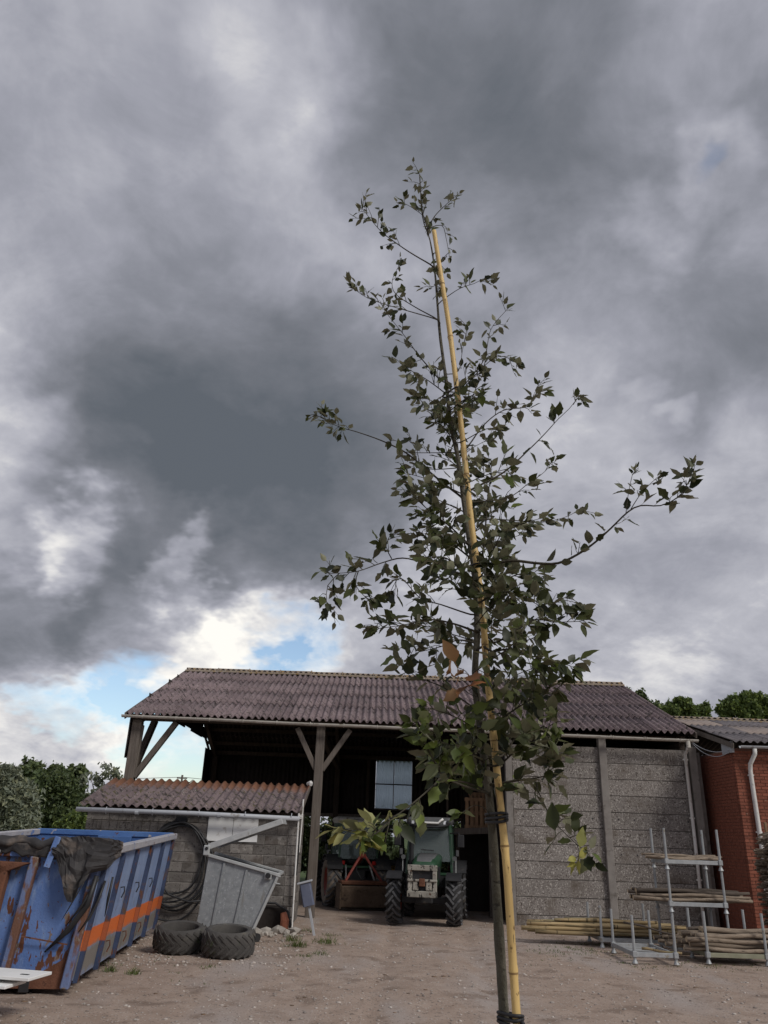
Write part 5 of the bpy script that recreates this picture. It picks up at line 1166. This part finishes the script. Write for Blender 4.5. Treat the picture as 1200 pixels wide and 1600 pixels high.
# dark ties that hold the tree to the stake
def near_idx(P, y): return min(range(len(P)), key=lambda i: abs((800-FPX*((P[i]-CP).dot(CU))/((P[i]-CP).dot(CF)))-y))
for k, (y, lab) in enumerate(((1590, 'black rubber tie round the trunk and stake, the lowest one'), (1281, 'black rubber tie round the trunk and stake below the lowest branches'), (1135, 'black tie on the bamboo stake among the lower branches'), (884, 'black tie on the bamboo stake inside the dense crown'), (612, 'black tie on the bamboo stake in the upper crown'))):
    a = SP[near_idx(SP, y)]; b = TP[near_idx(TP, y)]; c = (a+b)/2; ax = (a-b); ax.z = 0; half = ax.length/2; ax.normalize(); ay = Vector((-ax.y, ax.x, 0)); mb = MB()
    for w in range(3 if k < 2 else 1):
        pts = []
        for i in range(25):
            t = 2*PI*i/24; r1 = .0165; pts.append(c+ax*(half*(1 if math.cos(t) > 0 else -1)*min(1, abs(math.cos(t))*3)+r1*math.cos(t))+ay*(r1*math.sin(t))+Vector((0, 0, (w-1)*.009+.004*math.sin(t+w))))
        mb.tube(pts, .0045 if k < 2 else .0032, 6, caps=False)
    mb.tube([c+ax*(half+.016), c+ax*(half+.03)+Vector((0, 0, -.004))], .004, 6)
    tag(mb.build('tree_tie', 'tie_rubber', smooth=True), lab, 'tie')

# ---- leaf shapes
def leaf_geo(seed, wavy):
    r = random.Random(seed); st = [(-.24, .010), (0, .016), (.08, .12), (.20, .235), (.34, .28), (.50, .265), (.66, .205), (.80, .125), (.91, .055), (1.0, .006)]
    V_ = []; fold = r.uniform(.10, .45); curl = r.uniform(-.35, .25); tw = r.uniform(-.3, .3)
    for i, (y, w) in enumerate(st):
        wl = w*(1+wavy*r.uniform(-.30, .30)); wr = w*(1+wavy*r.uniform(-.30, .30)); zc = -curl*max(y, 0)**2*.5
        a = tw*max(y, 0); ca, sa = math.cos(a), math.sin(a)
        for x in (-wl, 0, wr):
            z = abs(x)*fold+(wavy*r.uniform(-.05, .05) if x else 0); V_.append((x*ca-z*sa, y, zc+x*sa+z*ca))
    F_ = []
    for i in range(len(st)-1):
        for k in (0, 1): a = i*3+k; F_.append((a, a+1, a+4, a+3))
    return np.array(V_), np.array(F_)
GEO = [leaf_geo(k, (.3, .6, .8, .45, 1.0, .2)[k]) for k in range(6)]
LM = {}
for m in ('leaf_green', 'leaf_bright', 'leaf_yellow', 'leaf_dead'):
    for k, (V_, F_) in enumerate(GEO):
        me = fastmesh('leaf', V_, F_, None, (m,)); me.polygons.foreach_set('use_smooth', [True]*len(me.polygons)); LM[(m, k)] = me
LEAVES = []                                             # (branch object, position, rotation matrix, length, kind, material)
TR = random.Random(5)
def add_leaf(br, p, d, L, m='leaf_green'):
    d = (d+Vector((TR.gauss(0, .35), TR.gauss(0, .35), TR.gauss(-.12, .35)))).normalized()
    n = Vector((TR.gauss(0, .55), TR.gauss(-.25, .55), TR.gauss(.55, .5))); n = (n-d*n.dot(d)).normalized(); x = d.cross(n)
    LEAVES.append((br, p+d*L*.22, Matrix((x, d, n)).transposed(), L, TR.randrange(6), m))
def px_at(p): v = p-CP; z = v.dot(CF); return 600+FPX*v.dot(CR)/z, 800-FPX*v.dot(CU)/z
def branch(pts, dY, r0, t0=.25, ntw=8, tl=.075, lpt=5, L=.046, m='leaf_green', single=0, Y0=None, mats=None, tips=3):
    """pts: pixel path from the trunk outwards; dY: how far the tip leans from the trunk's depth"""
    if Y0 is None: pts = [px_at(TP[near_idx(TP, pts[0][1]+5)])]+list(pts)      # grow out of the trunk itself
    L *= .96; lpt = max(lpt-1, 3) if lpt >= 5 and ntw < 12 else lpt
    P = smooth_line(px3(pts, TY0+.01 if Y0 is None else Y0, dY), .02); n = len(P); mb = MB()
    mb.tube([p-to_ for p in P], [max(.0011, r0*(1-.85*i/n)) for i in range(n)], 6)
    br = [None]; tw = []
    def dirn(i): return (P[min(i+1, n-1)]-P[max(i-1, 0)]).normalized()
    pick = lambda: (m if not mats or TR.random() > mats[1] else mats[0])
    for k in range(ntw):
        i = int(n*(t0+(1-t0)*(k+TR.random())/ntw)); i = min(i, n-1); d = dirn(i)
        side = Vector((TR.gauss(0, 1), TR.gauss(0, 1), TR.gauss(.1, .8))); side = (side-d*side.dot(d)).normalized()
        td = (d*TR.uniform(.3, .9)+side*TR.uniform(.5, 1.0)).normalized(); l = tl*TR.uniform(.5, 1.4)
        q = [P[i], P[i]+td*l*.5+Vector((0, 0, .004)), P[i]+td*l+Vector((0, 0, .006*TR.uniform(-1, 1)))]
        mb.tube([v-to_ for v in q], [.0014, .0011, .0007], 4)
        for j in range(lpt):
            f = (j+.6)/lpt; pos = q[0].lerp(q[2], f); s = Vector((TR.gauss(0, 1), TR.gauss(0, 1), TR.gauss(0, 1))); s = (s-td*s.dot(td)).normalized()
            tw.append((pos, (td*.8+s*(.9 if j < lpt-1 else .2)).normalized(), L*TR.uniform(.7, 1.25)*(1 if j < lpt-1 else .8)))
    for k in range(single):
        i = min(n-1, int(n*(t0+(1-t0)*(k+TR.random()*.8)/single))); d = dirn(i); s = Vector((TR.gauss(0, .7), TR.gauss(0, .7), TR.gauss(.5, .6)))
        tw.append((P[i], (d*.5+s).normalized(), L*TR.uniform(.8, 1.3)))
    for k in range(tips): tw.append((P[-1], (dirn(n-1)+Vector((TR.gauss(0, .4), TR.gauss(0, .4), TR.gauss(0, .4)))).normalized(), L*.8))
    o = mb.build('branch', 'bark_twig', tree, smooth=True)
    for p, d, l in tw: add_leaf(o, p, d, l, pick())
    return o
B = branch
# upper crown
B([(672, 413), (648, 399), (625, 384), (595, 361), (566, 326)], -.10, .0035, .42, 11, .06, 5, .037)
B([(668, 361), (679, 338), (702, 315), (716, 303)], .08, .003, .15, 7, .05, 5, .036); B([(670, 362), (661, 335), (657, 300), (655, 272)], .0, .003, .1, 9, .045, 4, .034); B([(664, 340), (645, 325), (632, 318)], .05, .002, .2, 5, .05, 4, .035)
B([(690, 352), (697, 372), (702, 400)], .03, .002, .2, 4, .035, 3, .034); B([(680, 395), (690, 420), (688, 440), (672, 450)], -.06, .0025, .2, 7, .05, 5, .036)
B([(683, 499), (649, 480), (618, 459), (613, 438), (624, 414)], .12, .003, .35, 7, .04, 4, .036, single=3); B([(684, 500), (645, 488), (610, 478), (575, 466), (554, 452)], -.12, .003, .45, 9, .045, 4, .038)
B([(690, 470), (718, 451), (741, 443), (754, 436)], -.12, .0025, .5, 5, .05, 4, .040); B([(689, 595), (655, 556), (633, 526), (622, 512), (606, 492)], .15, .003, .12, 6, .05, 4, .044, single=6)
B([(695, 614), (665, 592), (632, 574)], -.20, .003, .15, 11, .06, 5, .042); B([(697, 640), (672, 625), (655, 622)], -.25, .0025, .1, 10, .06, 5, .042); B([(705, 665), (685, 650), (668, 640)], .2, .0025, .1, 8, .06, 5, .042)
B([(710, 618), (735, 590), (757, 560), (767, 515), (790, 486)], .10, .003, .12, 9, .05, 4, .042, single=4); B([(712, 622), (748, 580), (779, 557), (808, 566)], -.15, .003, .25, 9, .055, 5, .042); B([(716, 580), (723, 545), (730, 512)], .05, .002, .3, 5, .04, 4, .036)
B([(729, 700), (756, 664), (787, 641), (826, 634), (842, 603)], .05, .0035, .45, 10, .055, 5, .044, single=4); B([(728, 640), (742, 610), (752, 590)], -.1, .0025, .1, 8, .06, 5, .044); B([(722, 690), (760, 670), (780, 672)], -.2, .0025, .4, 5, .05, 4, .042)
B([(720, 776), (690, 753), (660, 728), (632, 706), (595, 688), (555, 674), (530, 667), (497, 650)], .10, .0045, .76, 10, .045, 4, .042); B([(664, 731), (650, 700), (640, 690)], .1, .002, .2, 4, .04, 3, .042, single=4); B([(632, 706), (622, 690), (612, 688)], .05, .002, .2, 2, .03, 3, .044, single=2)
B([(744, 761), (787, 738), (826, 703), (852, 677), (872, 655), (890, 638), (902, 622)], -.10, .004, .3, 3, .03, 3, .044, single=7); B([(896, 632), (903, 622), (912, 626)], -.1, .0015, .2, 3, .03, 3, .036, Y0=TY0-.09)
B([(748, 784), (795, 777), (826, 755), (852, 736), (866, 714)], .12, .003, .2, 7, .045, 4, .042, single=3); B([(764, 811), (800, 813), (846, 816), (883, 808), (902, 798)], .18, .003, .15, 7, .045, 4, .040, single=5)
# middle: long right-hand limb and its side shoots
B([(748, 885), (771, 881), (800, 876), (839, 880), (872, 880), (903, 866), (929, 848), (955, 825), (981, 800), (1001, 790), (1032, 790), (1058, 778), (1079, 758), (1085, 728)], -.22, .006, .30, 4, .035, 3, .046, single=16)
B([(985, 797), (998, 776), (1015, 757), (1028, 745)], .0, .0018, .2, 3, .03, 3, .042, Y0=TY0-.17, single=4); B([(978, 802), (982, 770), (988, 742)], .02, .0015, .5, 3, .03, 3, .038, Y0=TY0-.16); B([(1050, 783), (1068, 768), (1080, 742)], -.02, .002, .2, 4, .03, 3, .050, Y0=TY0-.2, single=4)
B([(742, 905), (700, 890), (664, 880), (629, 872), (595, 880), (557, 893), (516, 896)], -.18, .0045, .66, 8, .05, 5, .044); B([(560, 892), (556, 915), (576, 938)], -.02, .002, .3, 5, .05, 4, .044, Y0=TY0-.13); B([(530, 896), (512, 915), (510, 940)], -.02, .002, .3, 5, .05, 4, .044, Y0=TY0-.15); B([(612, 873), (603, 853), (610, 836)], .0, .002, .3, 4, .05, 4, .044, Y0=TY0-.10); B([(590, 880), (582, 872), (592, 862)], .0, .001, .8, 0, .03, 0, .05, Y0=TY0-.12, single=2)
B([(744, 987), (710, 975), (672, 968), (633, 976), (592, 982)], -.22, .0045, .35, 11, .06, 5, .050); B([(735, 960), (690, 945), (656, 934), (626, 903), (610, 925)], .15, .0035, .35, 10, .06, 5, .048)
B([(732, 850), (700, 820), (672, 800), (650, 775)], -.25, .004, .2, 14, .07, 5, .046); B([(733, 870), (705, 850), (676, 845), (655, 830)], .2, .004, .2, 12, .07, 5, .046); B([(738, 905), (710, 880), (690, 870), (668, 872)], -.35, .004, .2, 13, .07, 5, .048); B([(740, 940), (712, 915), (690, 905)], .3, .004, .15, 12, .07, 5, .048)
B([(752, 876), (758, 830), (762, 776), (768, 745)], .1, .005, .2, 12, .06, 4, .044); B([(752, 900), (775, 850), (790, 825), (815, 820)], -.3, .0035, .15, 13, .07, 5, .046); B([(750, 930), (790, 905), (825, 895), (850, 905)], .25, .0045, .15, 14, .07, 5, .050); B([(752, 940), (780, 925), (812, 930), (840, 945)], -.3, .0045, .15, 15, .07, 5, .050); B([(850, 885), (852, 905), (850, 918)], -.05, .0015, .6, 0, .03, 0, .055, Y0=TY0-.1, single=2)
B([(757, 985), (771, 1004), (798, 991), (836, 968), (863, 972), (905, 971)], -.12, .0045, .3, 12, .055, 4, .052, single=4); B([(850, 971), (863, 943), (882, 934)], .0, .002, .3, 4, .05, 4, .050, Y0=TY0-.07)
B([(755, 1010), (769, 1018), (794, 1014), (813, 1020), (850, 1030), (890, 1040)], -.28, .0045, .2, 14, .06, 5, .052, mats=('leaf_bright', .25)); B([(748, 1000), (775, 960), (800, 950), (822, 975)], .35, .004, .15, 14, .07, 5, .050); B([(745, 1005), (715, 1000), (690, 1010), (650, 1020)], .2, .004, .2, 11, .06, 5, .050)
# lower crown
B([(760, 1121), (736, 1103), (712, 1086), (685, 1070), (661, 1062), (640, 1050), (622, 1022)], .10, .004, .45, 9, .055, 4, .052, mats=('leaf_bright', .2)); B([(752, 1140), (730, 1130), (706, 1118), (670, 1106)], -.2, .0035, .3, 9, .06, 4, .054, mats=('leaf_bright', .35))
B([(754, 1190), (736, 1175), (712, 1166), (690, 1160)], -.15, .004, .15, 14, .065, 5, .054, mats=('leaf_bright', .3)); B([(757, 1235), (730, 1223), (694, 1215), (670, 1172), (657, 1143), (645, 1130)], -.25, .004, .35, 9, .05, 4, .056, mats=('leaf_bright', .55))
B([(760, 1223), (733, 1217), (710, 1200), (690, 1190)], .25, .0035, .2, 10, .06, 5, .050, mats=('leaf_bright', .25)); B([(757, 1238), (725, 1228), (691, 1216), (679, 1226), (655, 1247), (640, 1259), (616, 1277), (596, 1294), (582, 1306)], -.55, .004, .42, 7, .05, 4, .054, mats=('leaf_bright', .6))
B([(606, 1285), (590, 1300), (575, 1312)], -.05, .0025, .1, 5, .045, 3, .047, 'leaf_yellow', Y0=TY0-.48, mats=('leaf_bright', .25)); B([(586, 1302), (560, 1300), (540, 1296)], -.05, .0015, .2, 4, .045, 3, .047, 'leaf_yellow', Y0=TY0-.5)
B([(787, 1223), (820, 1218), (850, 1213), (858, 1200)], -.1, .0045, .3, 6, .05, 4, .052); B([(784, 1181), (808, 1148), (829, 1121), (842, 1088)], .1, .004, .25, 12, .06, 5, .054); B([(775, 1127), (808, 1106), (835, 1090), (856, 1078)], -.2, .004, .2, 13, .065, 5, .054); B([(772, 1100), (800, 1060), (830, 1045)], .25, .004, .15, 13, .07, 5, .052); B([(780, 1195), (815, 1165), (850, 1150), (862, 1120)], -.3, .004, .35, 11, .06, 5, .056, mats=('leaf_bright', .3))
B([(830, 1217), (840, 1235), (850, 1255), (861, 1278), (877, 1296), (890, 1309), (907, 1324), (921, 1330)], -.25, .0028, .05, 8, .045, 4, .050, single=2, mats=('leaf_bright', .3)); B([(880, 1298), (872, 1302), (866, 1312)], -.03, .001, .5, 0, .03, 0, .064, Y0=TY0-.2, single=2, tips=2); B([(900, 1318), (905, 1330), (903, 1345)], -.02, .001, .4, 1, .03, 3, .046, 'leaf_yellow', Y0=TY0-.22, single=2, tips=1); B([(850, 1215), (862, 1190), (860, 1170)], -.1, .002, .2, 8, .055, 4, .054, Y0=TY0-.1)
B([(760, 1265), (742, 1258), (722, 1270)], -.15, .0015, .85, 0, .03, 0, .055, 'leaf_bright', single=1)
for (x, y, l) in ((715, 1043, .095), (728, 1052, .09), (706, 1056, .08), (722, 1075, .085), (735, 1070, .07)):
    B([(748, 1090), ((x+748)/2, y+10), (x, y)], -.26, .0012, .9, 0, .02, 0, l*.85, 'leaf_dead', single=1, tips=1)
# random inner shoots
for k in range(22):
    y = TR.uniform(640, 1230); i = near_idx(TP, y); x0, y0 = px_at(TP[i]); hw = (55 if y < 760 else 105 if y < 1060 else 85)
    a = TR.choice((-1, 1)); dx = a*TR.uniform(.3, 1)*hw; dy = -TR.uniform(10, 60) if y < 1100 else TR.uniform(-40, 10)
    B([(x0, y0), (x0+dx*.5, y0+dy*.6), (x0+dx, y0+dy)], TR.uniform(-.4, .4), .003, .25, 6 if y < 760 else 8, .06, 5, .042 if y < 760 else .050, mats=('leaf_bright', .12 if y < 1050 else .3))
def depth_of(p): return (p-CP).dot(CF)
LEAVES.sort(key=lambda l: -l[3]/depth_of(l[1]))
for (br, p, R, L, k, m) in LEAVES[:300]:
    o = obj('leaf', LM[(m, k)], None, br); o.matrix_local = Matrix.Translation(p-to_) @ R.to_4x4() @ Matrix.Scale(L, 4)
for m in ('leaf_green', 'leaf_bright', 'leaf_yellow', 'leaf_dead'):
    VV, FF, RV = [], [], []; o_ = 0
    for (br, p, R, L, k, mm_) in LEAVES[300:]:
        if mm_ != m: continue
        V_, F_ = GEO[k]; VV.append(V_*L @ np.array(R.transposed())+np.array(p-to_)); FF.append(F_+o_); o_ += len(V_); RV.append(np.full(len(V_), TR.random()))
    if VV:
        me = fastmesh('small_leaves', np.concatenate(VV), np.concatenate(FF), np.concatenate(RV), (m,)); me.polygons.foreach_set('use_smooth', [True]*len(me.polygons)); o = obj('small_leaves', me, None, tree); o['kind'] = 'stuff'
print('leaves', len(LEAVES))

# ------------------------------------------------------------------ grass, pebbles, litter
rs = np.random.default_rng(21); C = []
def tuft(x, y, n, r, h):
    for _ in range(n): C.append((x+rs.normal()*r, y+rs.normal()*r, h*rs.uniform(.4, 1.2)))
for (px_, py_, n, r, h) in ((465, 1478, 120, .10, .13), (455, 1470, 80, .08, .15), (508, 1472, 110, .12, .12), (500, 1490, 50, .09, .08), (520, 1462, 40, .1, .08), (478, 1494, 40, .08, .06), (325, 1510, 30, .08, .05), (172, 1517, 60, .06, .10), (208, 1521, 60, .06, .10), (160, 1505, 25, .08, .07), (480, 1455, 40, .1, .08), (975, 1503, 30, .06, .05), (1120, 1508, 30, .1, .05)):
    g = gp(px_, py_); tuft(g.x, g.y, n, r, h)
for _ in range(70):
    g = gp(rs.uniform(830, 990), rs.normal(1484, 7)); tuft(g.x, g.y, 8, .05, .045)
for _ in range(40):
    g = gp(rs.uniform(990, 1200), rs.normal(1508, 4)); tuft(g.x, g.y, 6, .05, .04)
for _ in range(25):
    g = gp(rs.uniform(180, 520), rs.normal(1500, 22)); tuft(g.x, g.y, 5, .04, .035)
C = np.array(C); n = len(C); gz_ = groundz(C[:, 0], C[:, 1]); V = np.empty((n, 5, 3)); a = rs.uniform(0, 2*PI, n); b = rs.uniform(0, 2*PI, n); l = C[:, 2]
base = np.stack([C[:, 0], C[:, 1], gz_-.005], 1); w = np.stack([np.cos(a), np.sin(a), 0*a], 1)*.0045; t = np.stack([np.cos(b)*.25, np.sin(b)*.25, 0*b+.55], 1)*l[:, None]; t2 = np.stack([np.cos(b)*.8, np.sin(b)*.8, 0*b+.85], 1)*l[:, None]
V[:, 0] = base-w; V[:, 1] = base+w; V[:, 2] = base+t+w*.8; V[:, 3] = base+t-w*.8; V[:, 4] = base+t2
bi = (np.arange(n)*5)[:, None]; F3 = np.concatenate([bi+np.array([[0, 1, 2]]), bi+np.array([[0, 2, 3]]), bi+np.array([[3, 2, 4]])])
o = obj('grass', fastmesh('grass', V.reshape(-1, 3), F3, np.repeat(rs.random(n), 5), ('grass_blade',))); o['kind'] = 'stuff'; o['label'] = 'short green grass and weeds sprouting from the dirt yard'; o['category'] = 'grass'
def scatter(name, n, smin, smax, m, label, seed, flat=.55, where=None):
    r = np.random.default_rng(seed); b_ = bmesh.new(); bmesh.ops.create_icosphere(b_, subdivisions=1, radius=1); Vb = np.array([v.co for v in b_.verts]); Fb = np.array([[v.index for v in f.verts] for f in b_.faces]); b_.free()
    P_ = where(r, n) if where else np.stack([r.uniform(-5, 8, n), 8.5+12.5*r.random(n)**1.3], 1); s = smin+(smax-smin)*r.random(n)**3
    J = r.uniform(.7, 1.3, (n, len(Vb), 3)); S = s[:, None, None]*np.stack([r.uniform(.8, 1.4, n), r.uniform(.8, 1.3, n), np.full(n, flat)], 1)[:, None, :]
    V = Vb[None]*J*S; V[:, :, 0] += P_[:, 0:1]; V[:, :, 1] += P_[:, 1:2]; V[:, :, 2] += (groundz(P_[:, 0], P_[:, 1])+s*flat*.3)[:, None]
    F = (Fb[None]+(np.arange(n)*len(Vb))[:, None, None]).reshape(-1, 3)
    o = obj(name, fastmesh(name, V.reshape(-1, 3), F, np.repeat(r.random(n), len(Vb)), (m,))); o['kind'] = 'stuff'; o['label'] = label; o['category'] = name.split('_')[0]; return o
mat('pebble', ((.24,.20,.175), (.46,.42,.38)), 3, .95, .3, 40, rnd=.3, attr=True)
scatter('pebbles', 6000, .005, .026, 'pebble', 'loose pebbles and grit scattered over the dirt yard', 31)
def edge_zone(r, n): 
    x = r.uniform(-4.2, -1.2, n); y = 13.0+4.8*r.random(n)+0*x; return np.stack([x, y], 1)
scatter('gravel', 900, .008, .034, 'pebble', 'pale stony gravel along the foot of the skip and shed', 32, .6, edge_zone)
mat('litter', ((.10,.065,.04), (.20,.13,.08)), 3, .95, .2, 40, rnd=.3, attr=True)
scatter('leaf_litter', 420, .008, .040, 'litter', 'dry leaf bits and wood crumbs on the dirt yard', 33, .12)
